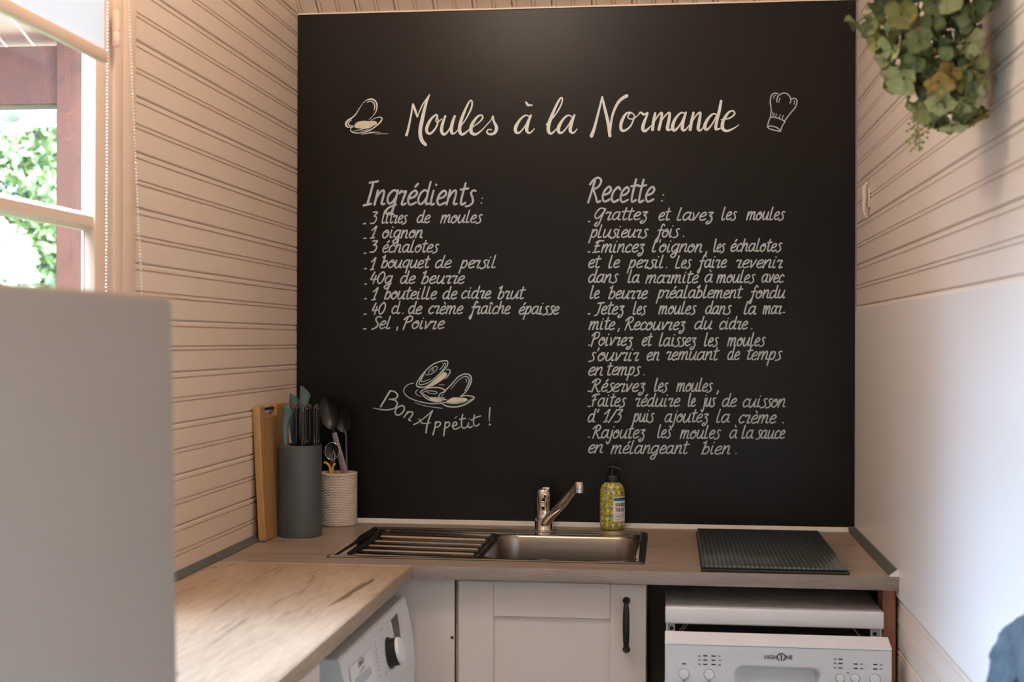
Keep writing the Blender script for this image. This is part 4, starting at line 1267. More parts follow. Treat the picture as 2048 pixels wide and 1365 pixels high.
# ------------------------------------------------------------------ corner filler, sink cabinet
DY = -.620
xd0, xd1 = at(917, 1200, y=DY).x, at(1292, 1200, y=DY).x
zt_ = .8700
cab = empty('sink_cabinet', ((xd0 + xd1) / 2, -.33, 0), 'beige base cabinet with one framed door under the sink', 'cabinet')
# door of frame members round a recessed panel
xs1, xs2 = at(987, 1200, y=DY).x, at(1220, 1200, y=DY).x
zr = at(1100, 1236, y=DY).z
dz0, dz1 = .115, at(1100, 1166, y=DY).z
dr = MB().box(xs1 - .004, xs2 + .004, DY + .007, DY + .018, dz0 + .004, dz1 - .004).build('door', M['cabinet'], cab)
def sub(mb, name, material=M['cabinet'], smooth_=False):
    o = mb.build(name, material, cab, smooth_); o.parent = dr; return o
sub(MB().rbox(xd0, xs1 - .0004, DY, DY + .019, dz0, dz1, .0012), 'stile')
sub(MB().rbox(xs2 + .0004, xd1, DY, DY + .019, dz0, dz1, .0012), 'stile')
sub(MB().rbox(xs1, xs2, DY + .0006, DY + .019, zr, dz1, .001), 'rail')
sub(MB().rbox(xs1, xs2, DY + .0006, DY + .019, dz0, dz0 + .078, .001), 'rail')
hx = at(1253, 1240, y=DY).x
hz0, hz1 = at(1253, 1299, y=DY).z, at(1253, 1202, y=DY).z
h_ = MB()
for z_ in (hz0, hz1):
    h_.lathe([(.0078, 0), (.0078, .0025), (.0052, .004), (.0048, .012)], (hx, DY, z_), 20, (0, -1, 0))
hp = [(hx, DY - .010, hz0), (hx, DY - .020, hz0 + .006), (hx, DY - .024, hz0 + .020), (hx, DY - .026, (hz0 + hz1) / 2), (hx, DY - .024, hz1 - .020), (hx, DY - .020, hz1 - .006), (hx, DY - .010, hz1)]
h_.tube(catmull(hp, n=4), [.0052] + [.0044] * 4 + [.0050 + .0022 * math.sin(PI * i / 15) for i in range(15)] + [.0044] * 4 + [.0052], 14)
sub(h_, 'door_handle', M['blackmetal'], True)
MB().box(xd0 - .008, xd0 + .008, DY + .021, -.03, .10, .8725).build('side_panel', M['cabinet'], cab)
MB().box(xd1 - .016, xd1, DY + .021, -.03, .10, .8725).build('side_panel', M['cabinet'], cab)
MB().box(xd0 + .009, xd1 - .017, DY + .021, -.03, .10, .116).build('bottom_panel', M['cabinet'], cab)
MB().box(xd0 - .008, xd1, DY + .05, DY + .066, .001, .098).build('plinth', M['cabinet'], cab)
fl_x0 = .30
flr = empty('corner_filler_panel', (.47, DY, 0), 'plain beige filler panel between the washing machine and the sink cabinet', 'panel')
MB().rbox(fl_x0, xd0 - .0095, DY + .004, DY + .020, .02, .8725, .001).build('panel', M['cabinet'], flr)
scw = at(904, 1276, y=DY + .003)
MB().lathe([(.0035, 0), (.0035, .0008), (.0022, .0014), (.0001, .0015)], (scw.x, DY + .0042, scw.z), 14, (0, -1, 0)).build('screw', mat('bronze', srgb(84, 68, 48), .4, metal=.5), flr, True)

# ------------------------------------------------------------------ dishwasher
DX0, DX1 = .961, 1.3985
LFY = -.650
lz1, lz0 = at(1500, 1219, y=LFY).z, at(1500, 1253, y=LFY).z
dw = empty('dishwasher', (1.18, -.35, 0), 'white slimline dishwasher under the worktop with its door control panel facing out', 'dishwasher')
MB().rbox(DX0, DX1, LFY, -.08, lz0, lz1, .0035, 3).build('top_lid', M['white'], dw, True)
MB().box(DX0 + .002, DX0 + .006, LFY + .02, -.09, .03, lz0 - .0005).build('side_wall', M['white'], dw)
MB().box(DX1 - .006, DX1 - .002, LFY + .02, -.09, .03, lz0 - .0005).build('side_wall', M['white'], dw)
MB().box(DX0 + .007, DX1 - .007, LFY + .055, -.10, .03, lz0 - .001).build('tub', M['dark'], dw)
for xa, xb in ((DX0 + .0065, DX0 + .020), (DX1 - .024, DX1 - .0065)):
    MB().box(xa, xb, LFY + .022, LFY + .026, lz0 - .09, lz0 - .001).build('mounting_tab', M['whitemat'], dw)
    zc = at(1500, 1262, y=LFY + .02).z
    MB().lathe([(.0042, 0), (.0042, .001), (.0018, .0018), (.0001, .0018)], ((xa + xb) / 2, LFY + .022, zc), 14, (0, -1, 0)).build('screw', M['blackmetal'], dw, True)
sheath = mat('wire_sheath', srgb(216, 190, 170), .5)
for u0 in (1360, 1366):
    MB().tube(catmull([tuple(at(u_, v_, y=LFY + .045)) for u_, v_ in ((u0 - 8, 1275), (u0 + 2, 1258), (u0 + 14, 1244), (u0 + 26, 1236))], n=4), .0009, 6).build('wire', sheath, dw, True)
MB().tube(catmull([tuple(at(u_, v_, y=LFY + .045)) for u_, v_ in ((1704, 1254), (1712, 1264), (1722, 1276))], n=4), .0014, 6).build('wire', sheath, dw, True)
dyb, dyf = -.680, -.732
tzb, tzf = at(1500, 1267, y=dyb).z, at(1500, 1290, y=dyf).z
DR1 = at(1784, 1300, y=dyf).x
ph = .125
door = MB().prism([(dyb + .002, tzf - ph - .6), (dyb + .002, tzb - .004), (dyb, tzb - .001), (dyb - .002, tzb), (dyf + .004, tzf), (dyf + .0005, tzf - .001), (dyf, tzf - .003), (dyf, tzf - ph), (dyf + .010, tzf - ph - .004), (dyf + .010, tzf - ph - .6)], 'x', DX0, DR1)
# control panel face is a separate moulding with the recessed grip
pz1 = tzf - .0042
gz = [at(1470, 1352, y=dyf)]
gx0, gx1 = at(1468, 1350, y=dyf).x, at(1645, 1350, y=dyf).x
gz1 = at(1560, 1334, y=dyf).z
gz0 = gz1 - .078
door.build('door', M['white'], dw, False)
def panel_sdf(x_, z_): return rr(x_, z_, gx0, gx1, gz0, gz1, .020)
pn = MB(); nxp, nzp = 200, 60
pvs = []
for i in range(nxp + 1):
    for j in range(nzp + 1):
        x_ = DX0 + .0008 + (DR1 - DX0 - .0016) * i / nxp; z_ = pz1 - ph + .004 + (ph - .004) * j / nzp
        dd = panel_sdf(x_, z_)
        dep = .0012 - .0 * 1
        y_ = dyf - .0012 + .029 * smooth(.0, -.012, dd) * (1 - .95 * smooth(gz1 - .012, gz1 - .060, z_))
        pvs.append((x_, y_, z_))
# door solid must leave room for the grip: the panel is set proud
pfs = [(i * (nzp + 1) + j, (i + 1) * (nzp + 1) + j, (i + 1) * (nzp + 1) + j + 1, i * (nzp + 1) + j + 1) for i in range(nxp) for j in range(nzp)]
pvs = [(a, b - .030, c) if False else (a, b, c) for a, b, c in pvs]
PANEL = MB().add(pvs, pfs)
# rebuild the door with a hollow behind the panel
bpy.data.objects.remove([o for o in dw.children if o.name.startswith('door')][0])
door = MB().prism([(dyb + .002, tzf - ph - .6), (dyb + .002, tzb - .004), (dyb, tzb - .001), (dyb - .002, tzb), (dyf + .004, tzf), (dyf + .0005, tzf - .001), (dyf, tzf - .003), (dyf, pz1 + .0006), (dyf + .032, pz1 + .0006), (dyf + .032, pz1 - ph), (dyf + .010, pz1 - ph - .004), (dyf + .010, tzf - ph - .6)], 'x', DX0, DR1)
door = door.build('door', M['white'], dw, False)
pan = PANEL.build('control_panel', M['whitemat'], dw, True, ang=60, fix=False); pan.parent = door
PF = dyf - .0016
def on_panel(u_, v_): return at(u_, v_, y=PF)
def dsub(mb, name, material, sm=False):
    o = mb.build(name, material, dw, sm, fix=sm); o.parent = door; return o
for u_, v_, r_ in ((1368, 1349, 9.6), (1418, 1350, 9.6), (1680, 1358, 8.0), (1710.5, 1358, 8.0), (1750, 1360, 9.8)):
    c_ = on_panel(u_, v_); R_ = r_ / 995
    dsub(MB().lathe([(R_ + .0010, 0), (R_ + .0010, .0002)], (c_.x, PF + .0003, c_.z), 28, (0, -1, 0)), 'button_surround', M['greytext'], True)
    dsub(MB().lathe([(R_, 0), (R_, .0016), (R_ - .001, .0026), (.0001, .0032)], (c_.x, PF, c_.z), 28, (0, -1, 0)), 'button', M['white'], True)
for u_, v_ in ((1368, 1328.5), (1410.5, 1312.5), (1427, 1313), (1410.5, 1321), (1427, 1321.5), (1410.5, 1329.7), (1427, 1330), (1681, 1319.5), (1681, 1328), (1681, 1337), (1711.5, 1329), (1711.5, 1338), (1750.5, 1330), (1750.5, 1339)):
    c_ = on_panel(u_, v_)
    ind = MB().add([(c_.x + sx * .0040, PF - .0002, c_.z + sz * .00125) for sx, sz in ((-1, -1), (1, -1), (1, 1), (-1, 1))], [(0, 1, 2, 3)])
    dsub(ind, 'indicator_mark', M['navy'])
sy = MB()
random.seed(11)
for u_, v_ in ((1399, 1313), (1399, 1321), (1399, 1329.5), (1439, 1313.5), (1440, 1322), (1439, 1331), (1670, 1319), (1670, 1327.5), (1670, 1336.5), (1723, 1329), (1723, 1338.5), (1762, 1330.5), (1762, 1339), (1368, 1362), (1418, 1363), (1696, 1347)):
    c_ = on_panel(u_, v_)
    for k_ in range(3):
        ox = (k_ - 1) * .0018
        sy.add([(c_.x + ox + sx * .0006, PF - .0002, c_.z + sz * (.0011 if k_ % 2 else .0016)) for sx, sz in ((-1, -1), (1, -1), (1, 1), (-1, 1))], [(0, 1, 2, 3)])
    sy.add([(c_.x + sx * .0024, PF - .0002, c_.z + .0002 + sz * .0003) for sx, sz in ((-1, -1), (1, -1), (1, 1), (-1, 1))], [(0, 1, 2, 3)])
dsub(sy, 'printed_symbols', M['greytext'])
lg = MB()
def flat(u0, v1):
    o_ = on_panel(u0, v1)
    return lambda a, b: Vector((o_.x + a, PF - .0003, o_.z + b))
pxm = 1 / 995
text_on(lg, 'HIGH', flat(1528.5, 1319), 23.5 * pxm, 8 * pxm, .02)
text_on(lg, 'NE', flat(1572, 1319.5), 12.5 * pxm, 8 * pxm, .02)
o1 = on_panel(1562.5, 1322)
for xa, xb, za, zb in ((-.0009, .0013, -.001, .0120), (-.0027, -.0009, .0098, .0120)):
    lg.add([(o1.x + xa, PF - .0003, o1.z + za), (o1.x + xb, PF - .0003, o1.z + za), (o1.x + xb, PF - .0003, o1.z + zb), (o1.x + xa, PF - .0003, o1.z + zb)], [(0, 1, 2, 3)])
c_ = on_panel(1562.5, 1315.5)
rg = []
for i in range(25):
    t = math.radians(-62 + 304 * i / 24)
    rg.append((t, ))
vs = [(c_.x + r_ * math.cos(t[0]), PF - .0003, c_.z + r_ * math.sin(t[0])) for t in rg for r_ in (6.6 * pxm, 8.6 * pxm)]
lg.add(vs, [(2 * i, 2 * i + 1, 2 * i + 3, 2 * i + 2) for i in range(24)])
dsub(lg, 'logo', M['navy'])

# reddish timber leg carrying the worktop end
tag(MB().rbox(1.3998, 1.4255, -.622, -.555, .001, .8730, .0015).build('leg', M['redwood'], wt), 'reddish-brown timber leg')

# ------------------------------------------------------------------ washing machine and the cabinet beside it
wz = .8385
wm = empty('washing_machine', (.21, -.95, 0), 'white washing machine with round dial under the left worktop', 'washing machine')
wy1, wy0 = -.668, -1.2235
def wx(z):   # front profile bulges out below the top edge
    t = (wz - z)
    return .4215 + .030 * (1 - math.exp(-t / .09))
zs = [wz - .003, wz - .012, wz - .03, wz - .05, wz - .08, wz - .11, wz - .145]
prof_ = [(.36, wz - .145), (.36, wz), (.4190, wz)] + [(wx(z), z) for z in zs]
MB().prism([(a, b) for a, b in prof_], 'y', wy0, wy1).build('control_panel', M['whitemat'], wm, True, ang=25)
MB().rbox(.02, .3595, wy0 + .002, wy1 - .002, .02, wz, .003).build('body', M['white'], wm, True)
MB().box(.36, wx(wz - .146) - .002, wy0 + .001, wy1 - .001, .02, wz - .1455).build('front_panel', M['white'], wm)
fx = wx(wz - .146) - .002
ax0 = (fx + .0005, (wy0 + wy1) / 2, .44)
MB().lathe([(.185, 0), (.185, .012), (.170, .022), (.140, .024), (.128, .012), (.128, 0)], ax0, 48, (1, 0, 0), cap=False).build('door_ring', M['white'], wm, True)
MB().lathe([(.127, .0005), (.120, .008), (.07, .018), (.0001, .021)], ax0, 40, (1, 0, 0), cap=False).build('door_glass', M['black'], wm, True)
def wp(u_, v_, off=.0006):
    """point on the washer's fascia seen at a measured spot"""
    x_ = .44
    for _ in range(6):
        p = at(u_, v_, x=x_ + off)
        x_ = wx(p.z)
    return at(u_, v_, x=wx(p.z) + off)
def wsub(mb, name, material, sm=False):
    return mb.build(name, material, wm, sm, fix=sm)
O4 = lambda a, b: (630 + a / 7, 1170 + b / 7)
def quadpatch(pts, name, material, off=.0008, n=8):
    m_ = MB()
    P = [wp(*O4(*p), off) for p in pts]
    vs = []
    for i in range(n + 1):
        for j in range(n + 1):
            s_, t = i / n, j / n
            p = P[0].lerp(P[1], s_).lerp(P[3].lerp(P[2], s_), t)
            vs.append((wx(p.z) + off, p.y, p.z))
    m_.add(vs, [(i * (n + 1) + j, (i + 1) * (n + 1) + j, (i + 1) * (n + 1) + j + 1, i * (n + 1) + j + 1) for i in range(n) for j in range(n)])
    return wsub(m_, name, material)
quadpatch([(1065, 500), (1150, 400), (1208, 850), (1148, 925)], 'display', mat('display_glass', srgb(58, 54, 54), .35))
quadpatch([(478, 1180), (780, 900), (860, 1365), (540, 1700)], 'detergent_drawer', M['white'], .0016)
quadpatch([(560, 1330), (775, 1140), (800, 1240), (600, 1480)], 'drawer_grip', mat('grip_shade', srgb(176, 182, 190), .5), .0022)
kc_ = wp(*O4(1040, 960), .0)
MB().lathe([(.0300, 0), (.0300, .004), (.0270, .006), (.0262, .020)], kc_ - Vector((.001, 0, 0)), 40, (1, 0, .25)).build('dial_skirt', M['black'], wm, True)
ax = Vector((1, 0, .25)).normalized()
MB().lathe([(.0262, 0), (.0262, .0035), (.0245, .006), (.0001, .007)], kc_ - Vector((.001, 0, 0)) + ax * .0200, 40, (1, 0, .25)).build('dial_cap', M['white'], wm, True)
pm = MB()
for (a, b, l_) in ((830, 820, 36), (835, 880, 40), (842, 940, 44), (855, 1000, 44), (860, 1050, 44), (868, 1110, 44), (878, 1160, 44), (880, 1215, 44), (890, 1310, 60), (820, 745, 30), (920, 640, 44), (1000, 540, 36), (1180, 435, 26), (1186, 500, 20), (1196, 560, 20), (1205, 620, 22), (1212, 680, 22), (1020, 620, 30), (985, 1270, 34), (1000, 1240, 40)):
    p0 = wp(*O4(a, b), .001); p1 = wp(*O4(a + l_ * .6, b - l_ * .8), .001)
    d = (p1 - p0); nrm = Vector((0, -d.z, d.y)).normalized() * .0007
    pm.add([p0 - nrm, p1 - nrm, p1 + nrm, p0 + nrm], [(0, 1, 2, 3)])
wsub(pm, 'printed_marks', M['greytext'])
bk = MB()
p0 = wp(*O4(612, 1150), .0022); p1 = wp(*O4(688, 1062), .0022); pz = wp(*O4(620, 1175), .0022)
wdir = (p1 - p0)
vs_, fs_, tx0, tx1, ty0, ty1 = text_mesh('beko', 1, .008)
hgt = .014
bk.add([p0 + wdir * ((v.x - tx0) / (tx1 - tx0)) + Vector((.0003, 0, (v.y - ty0) / (ty1 - ty0) * hgt - .003)) for v in vs_], fs_)
q0, q1 = wp(*O4(632, 1238), .0022), wp(*O4(690, 1130), .0022)
for dz_ in (0, -.004):
    n_ = Vector((0, 0, .0007)); o_ = Vector((0, 0, dz_))
    bk.add([q0 + o_ - n_, q1 + o_ - n_, q1 + o_ + n_, q0 + o_ + n_], [(0, 1, 2, 3)])
wsub(bk, 'logo', M['black'])
c2 = empty('base_cabinet', (.2, -1.8, 0), 'white base cabinet under the left worktop, next to the refrigerator', 'cabinet')
cy1 = -1.372
MB().rbox(.01, .4130, LY0, cy1 - .001, .10, .8725, .0015).build('carcass', M['cabinet'], c2)
MB().rbox(.4135, .4305, LY0 + .002, cy1, .11, .8700, .0015).build('door', M['cabinet'], c2)
MB().box(.02, .37, LY0 + .01, cy1 - .01, .001, .0995).build('plinth', M['cabinet'], c2)

# ------------------------------------------------------------------ refrigerator
fr = empty('refrigerator', (.02, -2.6, 0), 'plain light grey refrigerator in the left foreground, out of focus', 'refrigerator')
fy1 = at(349, 616, x=.540).y
FH = at(342, 614, x=.540).z
fr.rotation_euler = (0, math.radians(-1.0), 0)
MB().rbox(.040, .520, fy1 - .60, fy1, .02, FH, .006, 3).build('body', M['fridge'], fr, True)
MB().rbox(.525, .5640, fy1 - .60, fy1, .50, FH, .008, 3).build('door', M['fridge'], fr, True)
MB().rbox(.525, .5640, fy1 - .60, fy1, .05, .494, .008, 3).build('freezer_door', M['fridge'], fr, True)
bp_ = at(12, 792, x=.557)
for za, zb in ((.62, 1.0), (.20, .42)):
    hh = MB().rbox(.592, .607, fy1 - .575, fy1 - .555, za, zb, .004, 2)
    hh.rbox(.5642, .593, fy1 - .573, fy1 - .557, za + .01, za + .03, .003).rbox(.5642, .593, fy1 - .573, fy1 - .557, zb - .03, zb - .01, .003)
    hh.build('handle', M['strip'], fr, True)
MB().lathe([(.0001, 0), (.009, 0), (.009, .002), (.007, .003), (.0001, .003)], (.5642, bp_.y, bp_.z), 24, (1, 0, 0)).build('round_badge', mat('badge_blue_grey', srgb(92, 102, 124), .4), fr, True)

# ------------------------------------------------------------------ dried hydrangea on the right wall
random.seed(21)
hy_ = empty('dried_hydrangea', (1.36, -1.42, 2.13), 'bunch of dried green hydrangea hanging upside down on the right wall', 'flowers')
def petal_mesh(name, material, cup):
    n, m = 6, 6
    vs, fs = [], []
    for i in range(n + 1):
        s_ = i / n
        wdt = .09 + .42 * math.sqrt(max(0, 1 - ((s_ - .58) / .48) ** 2)) * (1 if s_ > .1 else .4)
        if s_ > .99: wdt = .16
        for j in range(m + 1):
            t = j / m * 2 - 1
            u_ = s_ * 1.0 - .10 * t * t * s_
            vs.append((t * wdt, u_, cup * (t * t * .5 - .25) * wdt * 1.6 + .22 * math.sin(s_ * 2.6) * cup + .05 * math.sin(t * 5 + s_ * 6)))
    for i in range(n):
        for j in range(m):
            a = i * (m + 1) + j
            fs.append((a, a + 1, a + m + 2, a + m + 1))
    me = bpy.data.meshes.new(name)
    me.from_pydata(vs, [], fs)
    me.materials.append(material)
    me.shade_smooth()
    return me
pmesh = [petal_mesh('petal', M['sepal_%d' % (i % 6)], .5 + .5 * ((i * 37) % 10) / 10) for i in range(12)]
def zprof(z):
    T = [(1.665, .012, 1.374), (1.70, .045, 1.368), (1.75, .076, 1.352), (1.80, .094, 1.338), (1.862, .106, 1.328), (1.93, .110, 1.322), (2.0, .095, 1.328), (2.06, .05, 1.34)]
    for a, b in zip(T, T[1:]):
        if a[0] <= z <= b[0]:
            t = (z - a[0]) / (b[0] - a[0])
            return a[1] + (b[1] - a[1]) * t, a[2] + (b[2] - a[2]) * t
    return T[-1][1], T[-1][2]
stems = MB()
core = Vector((1.34, -1.42, 2.02))
cnt = 0
tries = 0
placed = []
while cnt < 296 and tries < 4000:
    tries += 1
    z = 1.672 + (2.03 - 1.672) * random.random() ** 1.25
    r, cx_ = zprof(z)
    th = random.uniform(0, 2 * PI)
    rr_ = r * random.uniform(.70, 1.0)
    # more florets on the half that faces into the room
    if math.sin(th) > .3 and random.random() < .6: continue
    c_ = Vector((cx_ + rr_ * math.cos(th), -1.42 + rr_ * math.sin(th) * .95, z))
    if c_.x > 1.405: continue
    if any((c_ - q).length < .021 for q in placed): continue
    placed.append(c_)
    nrm = (c_ - Vector((cx_ + .01, -1.42, z + .05))).normalized()
    nrm = (nrm + Vector((random.uniform(-.4, .4), random.uniform(-.4, .4) - .25, random.uniform(-.5, .2)))).normalized()
    q = Vector((0, 0, 1)).rotation_difference(nrm)
    sp0 = random.uniform(0, PI)
    size = random.uniform(.021, .028)
    mi = random.randrange(12)
    for k_ in range(4):
        if cnt >= 296: break
        o = bpy.data.objects.new('petal', pmesh[(mi + (6 if k_ % 2 else 0)) % 12])
        C.objects.link(o); o.parent = hy_
        rm = q.to_matrix().to_4x4() @ Matrix.Rotation(sp0 + k_ * PI / 2 + random.uniform(-.15, .15), 4, 'Z') @ Matrix.Rotation(random.uniform(-.05, .4), 4, 'X')
        sz_ = size * random.uniform(.85, 1.12)
        o.matrix_local = Matrix.Translation(c_ - wloc(hy_)) @ rm @ Matrix.Scale(sz_, 4)
        cnt += 1
    stems.tube([c_ - nrm * .002, c_.lerp(Vector((cx_, -1.42, z + .05)), .5), Vector((cx_, -1.42, min(2.05, z + .10)))], .0010, 5)
    stems.sphere(c_ + nrm * .001, .0022, 4)
stems.build('flower_stalks', M['stem'], hy_, True)
dk = MB()
for q_i in range(620):
    z = 1.69 + .36 * random.random()
    r, cx_ = zprof(z)
    th = random.uniform(0, 2 * PI)
    rr_ = r * random.uniform(.35, .78)
    c_ = Vector((min(1.40, cx_ + rr_ * math.cos(th)), -1.42 + rr_ * math.sin(th), z))
    sz_ = random.uniform(.018, .026)
    qm = Vector((random.uniform(-1, 1), random.uniform(-1, .2), random.uniform(-1, .4))).normalized()
    rm = Vector((0, 0, 1)).rotation_difference(qm).to_matrix() @ Matrix.Rotation(random.uniform(0, 6.28), 3, 'Z')
    src = pmesh[q_i % 12]
    dk.add([c_ + rm @ (v.co * sz_) for v in src.vertices], [tuple(p.vertices) for p in src.polygons])
dk = dk.build('inner_petals', M['sepal_5'], hy_, True, ang=0, fix=False); dk['kind'] = 'stuff'
MB().tube([(1.34, -1.42, 2.0), (1.385, -1.42, 2.12), (1.415, -1.42, 2.20)], [.006, .005, .005], 10).build('main_stem', M['stem'], hy_, True)
MB().tube([(1.4305, -1.42, 2.195), (1.408, -1.42, 2.192), (1.404, -1.42, 2.20)], .002, 8).build('nail', M['blackmetal'], hy_, True)
sg = MB()
b0 = at(1840, 215, y=-1.42); b1 = at(1830, 300, y=-1.42)
sg.tube([b0, b0.lerp(b1, .5), b1], .0008, 6)
for k_ in range(34):
    t = random.uniform(.25, 1)
    p0 = b0.lerp(b1, t - .15)
    p1 = b0.lerp(b1, t) + Vector((random.uniform(-1, 1), random.uniform(-1, 1), random.uniform(-.3, .3))) * .014 * (1.2 - abs(t - .65))
    sg.tube([p0, p1], .0005, 4)
    sg.sphere(p1, .0021, 4)
sg.build('bud_sprig', mat('green_buds', srgb(128, 134, 64), .6), hy_, True)

# ------------------------------------------------------------------ white cord cleat on the right wall
cl = at(1731, 395, x=WX - .01)
clt = empty('cord_cleat', (WX, cl.y, cl.z), 'small white plastic cord cleat screwed to the right wall', 'cleat')
zc1, zc0 = cl.z + .034, cl.z - .048
MB().rbox(WX - .005, WX - .0004, cl.y - .010, cl.y + .010, cl.z - .024, cl.z + .022, .002).build('base_plate', M['crock'], clt, True)
MB().tube(catmull([(WX - .006, cl.y, zc0), (WX - .013, cl.y, cl.z - .030), (WX - .012, cl.y, cl.z), (WX - .013, cl.y, cl.z + .022), (WX - .006, cl.y, zc1)], n=4), [.003, .0032, .0034, .0038, .0042, .0046, .005, .0052, .0052, .0052, .005, .0046, .0042, .0038, .0034, .0032, .003], 12).build('horns', M['crock'], clt, True)
MB().lathe([(.003, 0), (.003, .001), (.0001, .002)], (WX - .018, cl.y, cl.z), 10, (-1, 0, 0)).build('screw', M['strip'], clt, True)

# ------------------------------------------------------------------ chair against the right wall with a denim jacket over its back
ch = empty('chair', (1.17, -1.95, 0), 'dark wooden chair standing sideways against the right wall under the denim jacket', 'chair')
cw = (-2.16, -1.74)
MB().rbox(.98, 1.372, cw[0], cw[1], .43, .455, .006).build('seat', M['blackmetal'], ch, True)
for xx in (1.0, 1.35):
    for yy in (cw[0] + .02, cw[1] - .02):
        top = .429 if xx < 1.2 else .98
        xx_t = xx if xx < 1.2 else 1.385
        MB().tube([(xx, yy, .001), (xx, yy, .43), (xx_t, yy, top)] if xx > 1.2 else [(xx, yy, .001), (xx, yy, top)], .014, 10).build('leg', M['blackmetal'], ch, True)
for zz in (.66, .80, .93):
    MB().rbox(1.368, 1.384, cw[0] + .02, cw[1] - .02, zz, zz + .05, .004).build('back_rail', M['blackmetal'], ch, True)
jk = empty('denim_jacket', (1.38, -1.9, .98), 'blue-grey denim jacket hanging over the chair back at the lower right', 'jacket')
# shoulder and back: draped shell with folds
sx_e = at(1984, 1320, x=1.355)
JY1 = sx_e.y - .002
JZ = at(2048, 1222, x=1.375).z
vs, fs = [], []
nu, nv = 48, 40
JY0 = JY1 - .46
for i in range(nu + 1):
    s_ = i / nu
    yy = JY1 + (JY0 - JY1) * s_
    edge = min(s_, 1 - s_) * .46
    sh = .105 * math.exp(-edge / .048)                   # shoulders slope down at the ends
    for j in range(nv + 1):
        t = j / nv * 2 - 1                            # over the rail: -1 wall side hem, 1 room side hem
        a = abs(t)
        drop = .46 * max(0, a - .08)
        fold = .0065 * math.sin(s_ * 31 + t * 2.5) + .004 * math.sin(s_ * 57 + t * 6)
        th_ = .024 * min(1, a / .10) ** .6
        xx = 1.392 + (-(th_ + fold * a + .018 * a) if t > 0 else min(.028, th_ + fold * .4 * a))
        pinch = .016 * math.exp(-edge / .02)
        zz = JZ + .02 - sh - drop - .004 * math.cos(s_ * 20)
        vs.append((xx, yy + .010 * math.sin(zz * 30) * (1 if s_ < .5 else -1) * a, zz))
for i in range(nu):
    for j in range(nv):
        a = i * (nv + 1) + j
        fs.append((a, a + 1, a + nv + 2, a + nv + 1))
MB().add(vs, fs).build('jacket_body', M['denim'], jk, True, ang=0, fix=False)
# sleeve hanging at the near shoulder side
def limb(cps, rs, name, material, wob):
    pts = [Vector(p) for p in catmull([tuple(p) for p in cps], n=8)]
    m = len(pts)
    vs, fs = [], []
    for i, p in enumerate(pts):
        t_ = i / (m - 1) * (len(rs) - 1)
        a = min(int(t_), len(rs) - 2)
        r0 = rs[a] + (rs[a + 1] - rs[a]) * (t_ - a)
        for k_ in range(28):
            t = 2 * PI * k_ / 28
            R_ = r0 * (1 + wob * math.sin(i * .9 + k_ * .9) + wob * .6 * math.sin(i * 2.1 - k_ * 1.3))
            vs.append(p + Vector((min(R_ * math.cos(t), 1.4245 - p.x), R_ * 1.05 * math.sin(t), 0)))
    for i in range(m - 1):
        for k_ in range(28):
            fs.append((i * 28 + k_, i * 28 + (k_ + 1) % 28, (i + 1) * 28 + (k_ + 1) % 28, (i + 1) * 28 + k_))
    fs.append(tuple(range(27, -1, -1)))
    return MB().add(vs, fs).build(name, material, jk, True, ang=0, fix=False)
limb([at(u_, v_, y=-1.72) for u_, v_ in ((2080, 1224), (2062, 1258), (2044, 1308), (2038, 1372), (2038, 1500), (2040, 1700))], [.008, .029, .035, .035, .037, .036], 'sleeve', M['denim'], .05)
limb([at(u_, v_, y=-1.80) for u_, v_ in ((2096, 1262), (2080, 1320), (2062, 1390), (2058, 1520), (2058, 1680))], [.010, .019, .022, .024, .024], 'dark_lining', M['lining'], .03)

# ------------------------------------------------------------------ outside: porch, gutter, garden
GZ = -.25
tag(MB().box(-22, -.13, -10, 24, GZ - .1, GZ).build('lawn', M['grass']), 'green lawn outside the window', 'lawn', None, 'stuff')
PYY = 1.0
pcx = at(138, 400, y=PYY).x
p_ = at(112, 300, y=PYY); q_ = at(166, 300, y=PYY)
post = single('porch_post', MB().rbox(p_.x, q_.x, PYY, PYY + .11, GZ + .001, at(100, 60, y=PYY).z, .004), M['porch'], 'dark reddish-brown timber porch post outside the window', 'post')
bz1, bz0 = at(60, 92, y=PYY + .02).z, at(60, 210, y=PYY + .02).z
single('porch_beam', MB().rbox(-4.2, p_.x - .002, PYY + .02, PYY + .12, bz0, bz1, .004), M['porch'], 'reddish-brown horizontal porch beam outside the window', 'beam')
gt = empty('rain_gutter', (-2, PYY + .45, 2.2), 'cream white rain gutter with curved end beyond the porch beam', 'gutter')
gy_ = PYY + .40
ga, gb_ = at(60, 213, y=gy_).z, at(60, 248, y=gy_).z
MB().rbox(-4.2, q_.x + .02, gy_ + .10, gy_ + .12, ga - .02, ga + .05, .003).build('fascia_board', M['gutter'], gt)
prof_g = [(gy_ + .045 + .05 * math.cos(math.radians(a)), gb_ + .045 + .05 * math.sin(math.radians(a))) for a in range(180, 361, 20)]
vs = [(x_, y_, z_) for x_ in (-4.2, at(22, 240, y=gy_).x, q_.x + .02) for y_, z_ in prof_g]
n_ = len(prof_g)
MB().add(vs, [(k * n_ + i, k * n_ + i + 1, (k + 1) * n_ + i + 1, (k + 1) * n_ + i) for k in range(2) for i in range(n_ - 1)]).build('gutter_channel', M['gutter'], gt, True)
ex = at(16, 240, y=gy_ - .05)
MB().tube(catmull([(ex.x - .10, gy_ - .03, ex.z + .02), (ex.x - .05, gy_ - .02, ex.z - .02), (ex.x, gy_ - .01, ex.z - .03), (ex.x + .04, gy_, ex.z - .01)], n=5), .024, 14).build('gutter_elbow', M['gutter'], gt, True)
tag(MB().box(-5.6, -5.45, -2.60, 3.5, GZ + .004, 2.7).build('wall_sky_block', M['bark']), kind='structure')  # unseen wall added to block low sky light through the window
